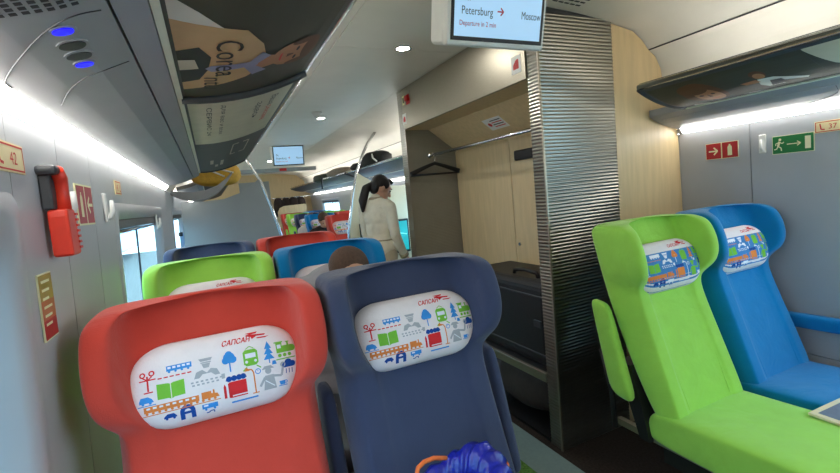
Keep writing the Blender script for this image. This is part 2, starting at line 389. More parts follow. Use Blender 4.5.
# ------------------------------------------------------------------ overhead racks
def arc_pts(n=9, sag=.022):
    a = (0.79, 1.757); b = (1.115, 1.680); out = []
    for i in range(n):
        t = i / (n - 1); s_ = sag * 4 * t * (1 - t)
        out.append((a[0] + (b[0] - a[0]) * t, a[1] + (b[1] - a[1]) * t - s_))
    return out
ARC = arc_pts()
def rack_uv(sg):
    """maps (along, across 0..1) on the underside of the plate to world, with lift"""
    def fn(y, t, l):
        t = min(max(t, 0), 1) * (len(ARC) - 1); i = min(int(t), len(ARC) - 2); f_ = t - i
        u = ARC[i][0] * (1 - f_) + ARC[i + 1][0] * f_; z = ARC[i][1] * (1 - f_) + ARC[i + 1][1] * f_
        return Vector((LX(u, sg), y, z - l))
    return fn
def rack(sg, y0, y1, label):
    t = thing('luggage_rack', label, 'luggage rack', (LX(1.1, sg), (y0 + y1) / 2, 1.68), 0, 'overhead racks')
    pr = [(LX(u, sg), z) for u, z in ARC]; top = [(LX(u, sg), z + .020) for u, z in ARC]
    top[0] = (top[0][0], top[0][1] + .012)
    mb = MB().loft([[(x, y, z) for x, z in pr] + [(x, y, z) for x, z in reversed(top)] for y in (y0, y1)])
    part('shelf_plate', mb, M_DARKG, t, smooth=False)
    lip = MB().tube([(LX(.785, sg), y0, 1.772), (LX(.785, sg), y1, 1.772)], .013, 12)
    part('front_rail', lip, M_CHROME, t, smooth=True)
    ul = MB().loft([[(LX(u, sg), y, z) for u, z in ((1.05, 1.722), (1.10, 1.716), (1.10, 1.724), (1.05, 1.730))] for y in (y0 + .05, y1 - .05)])
    part('uplight', ul, M_UP, t)
    for ye, s2 in ((y0, -1), (y1, 1)):
        e = MB(); ring = [(LX(u, sg), ye, z + .008) for u, z in ARC]
        e.tube(ring, .015, 8); part('end_trim', e, M_DARKG, t, smooth=True)
    ed = MB().loft([[(LX(u, sg), y, z) for u, z in ((1.112, 1.674), (1.124, 1.672), (1.124, 1.70), (1.112, 1.70))] for y in (y0, y1)])
    part('cream_edge', ed, M_CREAM, t)
    for yy in [y0 + .12 + i * .9 for i in range(int((y1 - y0 - .1) / .9) + 1)]:
        if yy < y1 - .05:
            br = MB().tube([(LX(1.0, sg), yy, 1.735), (LX(1.14, sg), yy, 1.80), (LX(1.245, sg), yy, 1.86)], .006, 8)
            part('bracket', br, M_CHROME, t, smooth=True)
    return t
def channel(sg, y0, y1, label, glabel):
    t = thing('service_channel', label, 'service panel', (LX(1.36, sg), (y0 + y1) / 2, 1.59), 0, 'service channels under the racks')
    a = [(1.126, 1.672), (1.145, 1.662), (1.165, 1.652)]; b = [(1.169, 1.651), (1.22, 1.632), (1.28, 1.617), (1.345, 1.604)]
    def pl(name, pr, m):
        mb = MB().loft([[(LX(u, sg), y, z) for u, z in pr] + [(LX(u, sg), y, z + .035) for u, z in reversed(pr)] for y in (y0, y1)])
        return part(name, mb, m, t)
    pl('edge_panel', a, M_CHAN); pl('light_gap', [(1.1655, 1.662), (1.1685, 1.660)], M_BLACK)
    pl('lower_panel', b, M_CHAN)
    s = thing('light_strip', glabel, 'light strip', (LX(1.362, sg), (y0 + y1) / 2, 1.58), 0, 'light strips above the windows')
    st = MB().loft([[(LX(u, sg), y, z) for u, z in ((1.347, 1.603), (1.370, 1.577), (1.377, 1.579), (1.353, 1.609))] for y in (y0 + .02, y1 - .02)])
    part('diffuser', st, M_LIGHT, s)
    for ye in (y0, y1 - .02):
        part('end_cap', MB().loft([[(LX(u, sg), y, z) for u, z in ((1.344, 1.602), (1.369, 1.574), (1.378, 1.577), (1.351, 1.611))] for y in (ye, ye + .02)]), M_WALL, s)
    return t
rl1 = rack(-1, Y0 + .02, 3.72, 'long glossy luggage rack with printed posters above the red and lime seats')
rl2 = rack(-1, 4.79, 11.6, 'luggage rack holding a yellow bag, behind the one with a sand-coloured shirt poster')
rr1 = rack(1, Y0 + .02, 1.48, 'luggage rack with a dark portrait poster above the exit sign')
rr2 = rack(1, 3.45, 6.4, 'short luggage rack with a black backpack above the standing woman')
rr3 = rack(1, 6.5, 11.4, 'luggage rack with a green and beige jacket in the far part of the carriage')
ec = [onY(a, b, 4.47) for a, b in ((166, 191), (172, 196), (182, 200), (195, 201), (207, 199), (218, 193), (226, 184), (232, 174))]
part('rounded_end', MB().loft([[(p.x, y, p.z) for p in ec] + [(p.x, y, p.z + .02 + .06 * math.sin(PI * i / 7)) for i, p in reversed(list(enumerate(ec)))] for y in (4.44, 4.78)]), M_CHAN, rl2, smooth=False, bev=.004)
cl1 = channel(-1, Y0 + .02, 3.92, 'grey service channel with two blue reading lights beside the shirt poster', 'glowing light strip above the red emergency torch')
cl2 = channel(-1, 4.79, 11.6, 'grey service channel above the grey curved partition', 'glowing light strip above the grey curved partition')
cr1 = channel(1, Y0 + .02, 1.69, 'grey service channel under the portrait poster, ending at the maple panel', 'glowing light strip above the green exit sign')
cr2 = channel(1, 3.45, 11.4, 'grey service channel in the far part beyond the coat niche', 'glowing light strip beyond the coat niche above the far windows')
# light service unit on the left channel: two reading lights, two oval outlets
def chan_pt(sg, u, y, l):
    B = [(1.169, 1.651), (1.22, 1.632), (1.28, 1.617), (1.345, 1.604)]
    for (a, za), (b, zb) in zip(B, B[1:]):
        if a <= u <= b: return Vector((LX(u, sg), y, za + (zb - za) * (u - a) / (b - a) - l))
    return Vector((LX(u, sg), y, 1.62 - l))
def oval(sg, uc, yc, ru, ry, l0, l1, n=20):
    mb = MB(); A = [chan_pt(sg, uc + ru * math.cos(2 * PI * k / n), yc + ry * math.sin(2 * PI * k / n), l0) for k in range(n)]
    B = [chan_pt(sg, uc + ru * math.cos(2 * PI * k / n), yc + ry * math.sin(2 * PI * k / n), l1) for k in range(n)]
    mb.loft([A, B]); return mb
for sg, yy, rt in ((-1, .805, cl1), (1, .80, cr1)):
    for k, (dy, m, nm) in enumerate(((-.075, M_LEDB, 'reading_light'), (-.022, M_BLACK, 'air_outlet'), (.022, M_DARKG, 'air_outlet'), (.062, M_LEDB, 'reading_light'))):
        r_ = .016 if m != M_LEDB else .012
        bz = part('bezel', oval(sg, 1.227 + .002 * k, yy + dy, r_ + .003, r_ + .003, -.004, .002), M_CHAN, rt, smooth=False)
        part(nm, oval(sg, 1.227 + .002 * k, yy + dy, r_, r_ - .001, .001, .0032), m, bz)
    # perforated speaker field
    pg = MB()
    for i in range(12):
        for j in range(9):
            pg.hexa([chan_pt(sg, 1.195 + .012 * j + du, .530 + .012 * i + dy, l) for l in (.0002, .0008) for dy in (0, .007) for du in (0, .007)])
    s_ = part('speaker_holes', pg, M_BACK, rt); s_['kind'] = 'stuff'
    # hatch outline of the service unit
    for arc in (((101, 10), (80, 14), (60, 22), (40, 36), (20, 58), (8, 75), (3, 88)), ((129, 61), (105, 70), (85, 78), (70, 90), (62, 105))):
        hp = []
        for q in catmull(list(arc), 4):
            zz = 1.628
            for _ in range(6):
                w_ = onZ(q[0], q[1], zz); cp = chan_pt(sg, min(max(XC - w_.x, 1.17), 1.344), w_.y, .0003); zz = cp.z
            hp.append(cp)
        part('hatch_seam', MB().tube(hp, .0010, 5), M_DARKG, rt)

# ------------------------------------------------------------------ posters on the racks
def pcol(k, c): return mat('poster_' + k, c, 0.55, noise=0.06, nscale=14, spec=0.3)
P_DARK = pcol('olive_black', srgb(66, 64, 52)); P_TAN = pcol('tan', srgb(196, 160, 116)); P_SAND = pcol('sand', srgb(200, 190, 168)); P_BLK = pcol('black', srgb(40, 38, 38))
P_FACE = pcol('face', srgb(178, 122, 88)); P_GREY = pcol('grey', srgb(92, 96, 90)); P_GRN = pcol('green', srgb(74, 84, 56)); P_BLU = pcol('slate', srgb(62, 66, 84)); P_WOOD = pcol('stick', srgb(190, 160, 110))
P_HAIR = pcol('auburn', srgb(96, 58, 34)); P_LILAC = pcol('lilac', srgb(140, 140, 165)); P_WHT = pcol('white', srgb(214, 208, 196))
PM = [P_DARK, P_TAN, P_SAND, P_BLK, P_FACE, P_GREY, P_GRN, P_BLU, P_WOOD, P_HAIR, P_LILAC, P_WHT, M_INKR, M_INK]
def poster(sg, y0, y1, t0=.05, t1=.97): 
    fn = rack_uv(sg)
    # s in 0..1 along +Y for the left rack; up (b) 0..1 runs towards the aisle
    g = lambda a, b, l: fn(y0 + (y1 - y0) * (a if sg < 0 else 1 - a), t1 + (t0 - t1) * b, l)
    f = Flat((0, 0, 0), (1, 0, 0), (0, 1, 0), lift=.0012, fn=g)
    return f
def pbase(f, mi, a0=0, a1=1):
    n = 12
    for i in range(n): f.poly([(a0, i / n), (a1, i / n), (a1, (i + 1) / n), (a0, (i + 1) / n)], mi)
def ppoly(f, pts, mi, lv):
    # cut into thin strips in b so that it follows the curve
    bm = bmesh.new(); vs = [bm.verts.new((a, b, 0)) for a, b in pts]; bm.faces.new(vs)
    for i in range(1, 16):
        bmesh.ops.bisect_plane(bm, geom=bm.verts[:] + bm.edges[:] + bm.faces[:], plane_co=(0, i / 16, 0), plane_no=(0, 1, 0))
    bmesh.ops.triangulate(bm, faces=bm.faces[:])
    bm.verts.index_update()
    f.mb.add([f.P(v.co.x, v.co.y, f.l * (1 + lv)) for v in bm.verts], [tuple(v.index for v in q.verts) for q in bm.faces], mi); bm.free()
def pell(f, cx, cy, rx, ry, mi, lv, ang=0, n=20):
    ca, sa = math.cos(ang), math.sin(ang)
    ppoly(f, [(cx + rx * math.cos(2 * PI * k / n) * ca - ry * math.sin(2 * PI * k / n) * sa, cy + rx * math.cos(2 * PI * k / n) * sa + ry * math.sin(2 * PI * k / n) * ca) for k in range(n)], mi, lv)
def padd(f, name, label, sg, y0, y1):
    c = rack_uv(sg)((y0 + y1) / 2, .5, .0)
    o = part(name, f.mb, PM, rl1 if sg < 0 else rr1)
    o['label'] = label; return o
# poster 1: person in a tan shirt
f = poster(-1, .10, 1.305); pbase(f, 0)
ppoly(f, [(.0, .30), (.36, .25), (.45, 0), (0, 0)], 6, .4)
ppoly(f, [(.05, .75), (.35, .40), (.42, .62), (.22, .98), (.05, .98)], 7, .4)
ppoly(f, [(.40, .97), (.44, .58), (.475, .58), (.46, .97)], 8, .8); ppoly(f, [(.49, .97), (.485, .62), (.51, .62), (.53, .97)], 8, .8)
ppoly(f, [(.50, .0), (.55, .14), (.62, .30), (.60, .16), (.62, 0)], 11, .6); pell(f, .45, .06, .03, .10, 11, .6)
ppoly(f, [(.575, .0), (.60, .22), (.62, .40), (.69, .52), (.75, .56), (.82, .56), (.87, .46), (.90, .30), (.935, .0)], 1, .8)
ppoly(f, [(.70, .0), (.68, .13), (.73, .20), (.80, .18), (.86, .12), (.88, .0)], 3, 1.2); ppoly(f, [(.745, .0), (.74, .10), (.79, .12), (.80, .0)], 2, 1.6)
ppoly(f, [(.745, .50), (.77, .66), (.82, .66), (.835, .50)], 4, 1.2); ppoly(f, [(.73, .53), (.76, .60), (.80, .50), (.845, .60), (.86, .50), (.80, .42)], 10, 1.6)
ppoly(f, [(.775, .52), (.80, .52), (.81, .20), (.79, .16), (.775, .2)], 10, 1.8)
pell(f, .785, .775, .062, .155, 4, 1.6, .0); pell(f, .785, .905, .064, .06, 9, 2.0); pell(f, .730, .83, .014, .09, 9, 2.0); pell(f, .842, .83, .014, .09, 9, 2.0)
pell(f, .762, .80, .012, .012, 3, 2.6); pell(f, .810, .80, .012, .012, 3, 2.6); ppoly(f, [(.762, .69), (.81, .69), (.80, .675), (.77, .675)], 12, 2.6); ppoly(f, [(.783, .78), (.79, .78), (.797, .73), (.778, .73)], 9, 2.4)
for s_, x, y, h in (('Corea', .65, .23, .17), ('ntu', .845, .15, .15)):
    v, fc, (xa, xb) = text2d(s_); k = h / .72; kx = .19 / (xb - xa) if len(s_) > 3 else .08 / (xb - xa)
    f.mb.add([f.P(x + (p[0] - xa) * kx + .05 * p[1] * k, y + p[1] * k, f.l * 3.2) for p in v], fc, 3)
padd(f, 'poster', 'dark glossy poster of a person in a sand-coloured shirt with black lettering', -1, .10, 1.305)
part('poster_divider', MB().tube([rack_uv(-1)(1.325, t / 8, .004) for t in range(9)], .012, 8), M_DARKG, rl1, smooth=True)
f = poster(-1, 1.345, 2.21); pbase(f, 2)
def ptext(f, s_, x, y, h, wd, mi):
    v, fc, (xa, xb) = text2d(s_); k = h / .72; kx = wd / (xb - xa)
    f.mb.add([f.P(x + (p[0] - xa) * kx, y + p[1] * k, f.l * 2) for p in v], fc, mi)
for s_, x, y, h, wd, mi in (('Ваша', .14, .80, .07, .16, 13), ('реклама', .32, .80, .07, .30, 12), ('здесь', .18, .66, .07, .30, 13), ('для вас и всех', .10, .30, .05, .62, 13), ('СЕРВИС 24', .12, .16, .05, .6, 13)): ptext(f, s_, x, y, h, wd, mi)
padd(f, 'poster', 'pale sand poster with a few small lines of lettering', -1, 1.345, 2.21)
f = poster(-1, 2.215, 3.66); pbase(f, 5)
f2 = [(.12, .55), (.40, .55), (.40, .80), (.12, .80)]
for (a, b), (c, d) in zip(f2, f2[1:] + f2[:1]): f.line([(a, b), (c, d)], .02, 2, .8)
for i, (a0, a1) in enumerate(((.5, .66), (.70, .8), (.55, .75))): ppoly(f, [(a0, .2 + .1 * i), (a1, .2 + .1 * i), (a1, .26 + .1 * i), (a0, .26 + .1 * i)], 2, .8)
padd(f, 'poster', 'dark grey poster with an empty pale square outline', -1, 2.215, 3.66)
# right poster: portrait of a person with auburn hair
f = poster(1, .86, 1.455); pbase(f, 0)
pell(f, .30, .52, .135, .40, 9, .6); pell(f, .31, .44, .085, .28, 4, 1.2); pell(f, .27, .74, .10, .17, 9, 1.6)
pell(f, .27, .50, .016, .026, 3, 2); pell(f, .35, .50, .016, .026, 3, 2); ppoly(f, [(.28, .30), (.345, .30), (.33, .275), (.295, .275)], 12, 2); ppoly(f, [(.305, .50), (.315, .50), (.323, .385), (.297, .385)], 9, 1.8)
ppoly(f, [(.18, .0), (.20, .10), (.27, .19), (.36, .19), (.45, .13), (.60, .12), (.60, 0)], 3, 1.0); ppoly(f, [(.06, .0), (.09, .14), (.18, .05), (.18, 0)], 11, 1.2)
ppoly(f, [(.42, .04), (.47, .15), (.60, .14), (.63, .02)], 5, 1.4); ppoly(f, [(.48, .08), (.49, .12), (.56, .115), (.56, .07)], 11, 1.8)
pell(f, .70, .72, .045, .11, 9, 1); pell(f, .70, .68, .032, .08, 4, 1.1); ppoly(f, [(.64, .40), (.67, .60), (.76, .58), (.90, .34), (.88, .28), (.76, .42), (.75, .26), (.66, .26)], 11, 1.2); ppoly(f, [(.58, .50), (.56, .58), (.66, .60), (.67, .50)], 4, 1.4); ppoly(f, [(.68, .28), (.72, .50), (.78, .48), (.78, .28)], 3, 1.8)
padd(f, 'poster', 'dark poster with a portrait of a person with auburn hair', 1, .86, 1.455)
f = poster(1, -1.2, .858); pbase(f, 2)
ppoly(f, [(0, 0), (0, .98), (.02, .55), (.05, .25), (.10, .08), (.16, 0)], 0, .6)
ptext(f, 'В поезде', .125, .52, .20, .5, 13); ptext(f, 'с нами', .13, .34, .09, .25, 13)
padd(f, 'poster', 'sand poster with bold dark lettering at the portrait poster', 1, -1.2, .858)

# ------------------------------------------------------------------ ceiling monitors
def monitor(y, label, k):
    t = thing('ceiling_monitor', label, 'monitor', (XC, y, 2.2))
    zb, zt = 1.912, 2.185; tilt = .24
    W = .225
    def P(x, h, d):   # h height above bottom on the tilted face, d depth behind the face
        return Vector((XC + x, y - tilt * h + d, zb + h + tilt * d * .6))
    H_ = .285
    bx = lambda x0, x1, h0, h1, d0, d1: MB().hexa([P(x, h, d) for h in (h0, h1) for d in (d0, d1) for x in (x0, x1)])
    part('bezel', bx(-W, W, 0, H_, 0, .035), M_WHITE, t, bev=.008)
    hs = MB().hexa([P(x * (W - .004), h + (.02 if d > .06 and h < .1 else 0), d) for h in (.004, H_ - .01) for d in (.035, .15) for x in (-1, 1)])
    part('housing', hs, M_WHITE, t, bev=.02, seg=3)
    part('black_border', bx(-W + .014, W - .014, .016, H_ - .004, -.002, .004), M_BLACK, t)
    sc = part('screen', bx(-W + .027, W - .027, .030, H_ - .016, -.0035, 0), M_SCREEN, t)
    ux = Vector((0, -tilt, 1)).normalized()
    f = Flat(P(0, 0, -.0037), (1, 0, 0), ux, .0008)
    f.text('St.', -.168, .152, .028, 0); f.text('Petersburg', -.168, .106, .028, 0, width=.136)
    f.text('Moscow', .102, .106, .028, 0, width=.092); f.text('Departure in 2 min', -.176, .068, .018, 1, width=.160)
    f.line([(-.012, .124), (.014, .124)], .005, 1); f.line([(.003, .137), (.016, .124), (.003, .111)], .005, 1)
    o_ = part('screen_text', f.mb, [M_INK, M_INKR], sc); o_['kind'] = 'stuff'
    part('ceiling_mount', MB().box(XC - .10, XC + .10, y - .02, y + .08, 2.12, 2.199), M_WHITE, t, bev=.01)
monitor(1.475, 'ceiling monitor showing St. Petersburg to Moscow departure beside the ribbed steel column', 1)
monitor(6.5, 'ceiling monitor with pale lit screen in the far part of the carriage', 0)

# ------------------------------------------------------------------ cross wall, coat and luggage unit
XU = 1.47
prof = [(1.93, 0.0), (LX(1.43, 1), 0.0)] + [(LX(u - .001, 1), z) for u, z in WALLP[1:]] + [(LX(u - .004, 1), z) for u, z in reversed(UW)] + [(LX(u, 1), z - .004) for u, z in reversed(CS)][:4] + [(1.93, 2.152)]
wp = struct('wall_crosswise', MB().prism([(1.966, 0), (LX(1.428, 1), 0), (LX(1.403, 1), .8), (LX(1.372, 1), 1.57), (LX(1.355, 1), 1.625), (LX(1.258, 1), 1.86), (LX(1.246, 1), 1.935), (LX(1.205, 1), 2.0), (LX(1.15, 1), 2.034), (LX(1.105, 1), 2.08), (LX(1.035, 1), 2.122), (LX(.92, 1), 2.142), (1.966, 2.147)], 'y', 1.70, 1.725), M_WOOD)
un = thing('luggage_unit', 'steel coat and luggage unit with maple niche beside the aisle', 'luggage unit', (XU, 2.5, 0))
def corr(x0, x1, y0, y1, axis, zt=2.195, pitch=.0170, dep=.0032):
    """ribbed sheet with horizontal ribs; axis 'y' faces -Y at y0, axis 'x' faces -X at x0"""
    mb = MB(); n = int(zt / pitch); A = []; B = []
    pts = []
    for i in range(n + 1):
        for a, d in ((.0, 0.0), (.2, dep * .75), (.42, dep), (.64, dep * .75), (.84, 0.0)):
            z = min((i + a) * pitch, zt)
            pts.append((d, z))
    if axis == 'y': rows = [((x0, y0 - d, z), (x1, y0 - d, z)) for d, z in pts]
    else: rows = [((x0 - d, y0, z), (x0 - d, y1, z)) for d, z in pts]
    vs = [q for r in rows for q in r]; fs = [(2 * i, 2 * i + 1, 2 * i + 3, 2 * i + 2) for i in range(len(rows) - 1)]
    return mb.add(vs, fs)
# near end column
part('column_core', MB().box(XU + .012, 1.965, 1.702, 1.785, 0.004, 2.196), M_DARKG, un)
part('ribbed_front', corr(XU + .012, 1.963, 1.70, 0, 'y', 2.165), M_CORR, un, smooth=True)
part('ribbed_edge', corr(XU + .010, 0, 1.70, 1.785, 'x'), M_CORR, un, smooth=True)
part('corner_strip', MB().box(XU - .001, XU + .010, 1.691, 1.702, 0.004, 2.196), M_STEEL, un, bev=.002)
# far end panel
part('far_panel', MB().box(XU + .012, 1.95, 3.332, 3.40, 0.004, 2.196), M_DARKG, un)
part('ribbed_inner_face', corr(XU + .012, 1.948, 3.331, 0, 'y', 1.89, .0125, .0025), mat('ribbed_matt_steel', srgb(150, 146, 134), 0.5, 0.45, noise=0.06, nscale=6), un, smooth=True)
part('ribbed_post', corr(XU + .010, 0, 3.30, 3.40, 'x', 2.195, .0185), M_CORR, un, smooth=True)
# header, ceiling return, soffit, back
part('header', MB().box(XU, XU + .02, 1.786, 3.30, 1.885, 2.196), M_STEEL, un, bev=.002)
part('header_return', MB().box(XU + .02, 1.70, 1.786, 3.328, 1.885, 1.90), M_WOOD, un)
part('soffit', MB().hexa([(x, y, z + dz) for dz in (0, .012) for y in (1.786, 3.328) for x, z in ((1.70, 1.885), (1.93, 1.715))]), M_WOOD, un)
part('back_panel', MB().box(1.945, 1.965, 1.786, 3.328, .36, 1.72), M_WOOD, un)
for (ya, yb_) in ((2.575, 3.318), (1.80, 2.57)):
    d_ = part('cupboard_door', MB().box(1.93, 1.946, ya, yb_, .40, 1.695), M_WOOD, un, bev=.003)
    if ya < 2: part('lock', MB().tube([(1.929, ya + .05 if ya > 2 else yb_ - .05, .96), (1.922, ya + .05 if ya > 2 else yb_ - .05, .96)], .012, 12), M_CHROME, d_)
hd = MB().hexa([(1.905 + dx, y, z) for z in (1.535, 1.605) for dx in (0, .026) for y in (2.30, 2.50)])
part('latch_plate', hd, M_BLACK, un, bev=.03, seg=3)
part('coat_rail', MB().tube([(1.69, 1.787, 1.675), (1.69, 3.327, 1.675)], .012, 12), M_CHROME, un, smooth=True)
for y in (1.79, 3.305): part('rail_flange', MB().tube([(1.69, y, 1.675), (1.69, y + .018, 1.675)], .024, 14), M_CHROME, un, smooth=True)
part('shelf', MB().box(XU + .02, 1.945, 1.786, 3.328, .345, .37), M_DARKG, un)
part('shelf_rail', MB().box(XU, XU + .02, 1.786, 3.30, .335, .385), M_STEEL, un, bev=.004)
part('base_plate', MB().box(XU + .012, 1.945, 1.786, 3.328, .004, .02), M_BLACK, un)
# stickers on the unit
def sticker(name, label, fl, mats, base): return solo(name, fl.mb, mats, label, 'sticker', base)
def card(o, r, u, wd, h, mats, t=.0015):
    """thin card, returns (Flat on it)"""
    o = Vector(o); r = Vector(r).normalized(); u = Vector(u).normalized(); n = r.cross(u)
    f = Flat(o, r, u, .0005)
    f.mb.hexa([o + r * a + u * b + n * c for b in (-h / 2, h / 2) for a in (-wd / 2, wd / 2) for c in (-t, 0)], 0)
    return f
hx = XU - .0015
f = card((hx, 1.855, 1.97), (0, -1, 0), (0, 0, 1), .075, .085, 0); f.rect(-.022, .022, -.022, .0, 1); f.poly([(-.022, 0), (.0, .022), (.022, .008), (.022, 0)], 1, .5); f.rect(.004, .022, .0, .024, 1, .3)
sticker('red_sticker', 'white square sticker with red bag symbol near the ribbed column', f, [M_WHITE, M_INKR], (hx, 1.855, 1.93))
f = card((hx, 3.21, 2.105), (0, -1, 0), (0, 0, 1), .16, .10, 0); f.rect(-.07, -.03, -.035, .035, 2); f.rect(-.062, -.038, -.02, .02, 3, .5); f.rect(.0, .07, -.045, .0, 1); f.rect(.01, .06, .0, .03, 1)
sticker('alarm_sticker', 'steel alarm plate with red handle and small yellow label', f, [M_STEEL, M_INKR, mat('lumi_yellow', srgb(226, 226, 160), .5, noise=.02), M_INK], (hx, 3.21, 2.05))
part('pull_handle', MB().box(hx - .022, hx, 3.155, 3.20, 2.085, 2.125), M_INKR, [o for o in bpy.data.objects if o.name.startswith('alarm_sticker')][0], bev=.006)
f = card((hx, 3.27, 1.965), (0, -1, 0), (0, 0, 1), .07, .08, 0); f.rect(-.022, .022, -.022, .0, 1); f.poly([(-.022, 0), (.0, .022), (.022, .008), (.022, 0)], 1, .5)
sticker('red_sticker', 'white square sticker with red symbol on the far end of the steel header', f, [M_WHITE, M_INKR], (hx, 3.27, 1.925))
sl = Vector((.23, 0, -.17)).normalized()
so = Vector((1.815, 2.55, 1.80)) - Vector((.17, 0, .23)).normalized() * .0022
f = card(so, (0, -1, 0), -sl, .20, .11, 0); 
for i in range(4): f.rect(-.03, .085, .028 - .02 * i, .036 - .02 * i, 1 if i % 2 else 2)
f.disc(-.06, .0, .018, None, 1)
sticker('notice_sticker', 'white notice with red and dark lines on the maple soffit', f, [M_WHITE, M_INKR, M_INK], so)

# coat hanger
hg = thing('coat_hanger', 'black plastic coat hanger on the chrome rail', 'hanger', (1.69, 3.25, 1.675))
hk = [(1.69 + .019 * math.cos(a), 3.25, 1.675 + .019 * math.sin(a)) for a in [PI * 1.05 - PI * 1.25 * i / 12 for i in range(13)]]
part('hook', MB().tube(hk + [(1.69 + .008, 3.25, 1.64), (1.69, 3.25, 1.605)], .0035, 8), M_CHROME, hg, smooth=True)
sh = [(1.69 + .205 * t, 3.25 - .03 * t, 1.605 - .075 * abs(t) ** 1.15) for t in [i / 10 for i in range(-10, 11)]]
part('shoulder_arm', MB().tube(sh, [.013 + .007 * abs(i - 10) / 10 for i in range(21)], 10), M_BLACK, hg, smooth=True)
part('trouser_bar', MB().tube([(1.69 + .205 * t, 3.25 - .03 * t, 1.520) for t in (-1, 0, 1)], .008, 8), M_BLACK, hg, smooth=True)

# suitcase and bag in the niche
su = thing('suitcase', 'large black suitcase lying on the shelf of the luggage unit', 'suitcase', (1.70, 2.1, .371))
part('shell', MB().box(1.52, 1.90, 1.80, 2.60, .371, .85), mat('suitcase_black', srgb(30, 31, 34), .5, noise=.1, bump=.3, bscale=200), su, bev=.05, seg=4)
for z in (.45, .77): part('corner_band', MB().box(1.516, 1.904, 1.797, 2.603, z - .006, z + .006), M_DARKG, su, bev=.004)
part('handle', MB().tube([(1.6, 1.95, .845), (1.6, 1.96, .875), (1.6, 2.06, .885), (1.6, 2.16, .875), (1.6, 2.17, .845)], .012, 8), M_BLACK, su, smooth=True)
for y in (1.88, 2.34): part('latch', MB().box(1.512, 1.522, y - .03, y + .03, .60, .64), M_DARKG, su, bev=.003)
rb = random.Random(3)
def blob(c, r, seed, amp=.12, n=22, m=14):
    rr = random.Random(seed); ph = [(rr.uniform(1, 4), rr.uniform(1, 4), rr.uniform(0, 6), rr.uniform(.3, 1)) for _ in range(7)]
    mb = MB(); loops = []
    for i in range(m + 1):
        th = PI * i / m; l = []
        for k in range(n):
            a = 2 * PI * k / n; d = 1 + amp * sum(q[3] * math.sin(round(q[0]) * a + q[1] * th * 2 + q[2]) for q in ph) / 3
            s_ = max(math.sin(th), .02) ** .7; cz = -math.copysign(abs(math.cos(th)) ** .7, math.cos(th))
            l.append((c[0] + r[0] * s_ * math.cos(a) * d, c[1] + r[1] * s_ * math.sin(a) * d, c[2] + r[2] * cz * (1 + .3 * (d - 1))))
        loops.append(l)
    return mb.loft(loops)
bgm = mat('bag_brown', srgb(60, 50, 44), .8, noise=.15, bump=.3, bscale=150)
bt = thing('travel_bag', 'dark brown travel bag under the shelf of the luggage unit', 'bag', (1.70, 2.15, .02))
part('body', blob((1.70, 2.16, .17), (.17, .30, .148), 4, .06), bgm, bt, smooth=True)
part('carry_strap', MB().tube([(1.60, 1.98, .28), (1.58, 2.04, .315), (1.58, 2.26, .315), (1.60, 2.33, .28)], .011, 8), M_BLACK, bt, smooth=True)
wh = thing('roll_bag', 'small pale roll bag beside the brown travel bag under the shelf', 'bag', (1.62, 2.72, .02))
part('body', MB().cap_tube((1.60, 2.58, .12), (1.62, 2.80, .12), .098, .098), mat('bag_pale', srgb(150, 140, 126), .8, noise=.1), wh, smooth=True)
part('band', MB().tube([(1.61, 2.68, .12), (1.612, 2.71, .12)], .101, 16), M_BLACK, wh)

# ------------------------------------------------------------------ seats
# local frame: origin on the floor, x across, seat faces -y, y=0 at the tips of the head wings
def front_y(z): return -.172 + .375 * (z - .45)
LV = [  # z, rear half width, front half width, wing forward, back thickness
    (.40, .210, .190, .00, .10), (.44, .220, .198, .010, .11), (.55, .226, .196, .012, .125), (.70, .228, .190, .012, .135), (.82, .228, .186, .012, .138), (.90, .229, .186, .016, .135), (.935, .231, .198, .034, .13), (.965, .235, .220, .078, .125),
    (1.00, .240, .236, .110, .118), (1.05, .243, .243, .130, .110), (1.10, .244, .244, .136, .105), (1.145, .243, .243, .132, .10), (1.164, .240, .239, .118, .09), (1.176, .231, .229, .094, .07)]
def backrest_mesh():
    loops = []
    for z, wr_, w, wf, th in LV:
        y = front_y(z); yb = y + th
        half = [(wr_ * .55, yb), (wr_ * .90, yb - .004), (wr_, yb - .03), (wr_ * .45 + w * .55 + .004, y + .025 - wf * .4), (w + .004, y - wf * .84), (w - .004, y - wf), (w - .042, y - wf * .98), (w - .052, y - wf * .84),
                (w - .062, y - wf * .34), (w - .085, y - wf * .05), (w * .50, y + .002)]
        l = [(0, yb, z)] + [(a, b, z) for a, b in half] + [(0, y + .004, z)] + [(-a, b, z) for a, b in reversed(half)]
        loops.append(l)
    # rounded top closing
    z, wr_, w, wf, th = LV[-1]; y = front_y(z)
    top = [(a * .9, (b - (y + .02)) * .72 + y + .02, z + .010) for a, b, _ in loops[-1]]
    loops.append(top)
    mb = MB().loft(loops)
    return mb
def rbox_mesh(x0, x1, y0, y1, z0, z1, r, fn=None):
    """box with grid faces for subdivision"""
    mb = MB().box(x0, x1, y0, y1, z0, z1)
    if fn: mb.v = [fn(*p) for p in mb.v]
    return mb
def cushion_mesh():
    prof = [(-.60, .345), (-.635, .385), (-.640, .425), (-.615, .462), (-.56, .474), (-.40, .468), (-.22, .458), (-.10, .455), (-.055, .44), (-.05, .36), (-.06, .33), (-.30, .325), (-.55, .33)]
    xs = [(-.222, .86), (-.216, .97), (-.19, 1), (-.12, 1), (0, 1), (.12, 1), (.19, 1), (.216, .97), (.222, .86)]
    cy, cz = -.33, .40; loops = []
    for x, k in xs:
        loops.append([(x, cy + (y - cy) * (1 - (1 - k) * .25), cz + (z - cz) * k + (.006 if abs(x) > .1 and abs(x) < .2 and z > .44 else 0)) for y, z in prof])
    return MB().loft(loops)
PA, PBh, PT = .190, .094, .052      # pillow half length, radius, thickness
PANG = math.atan(.375)
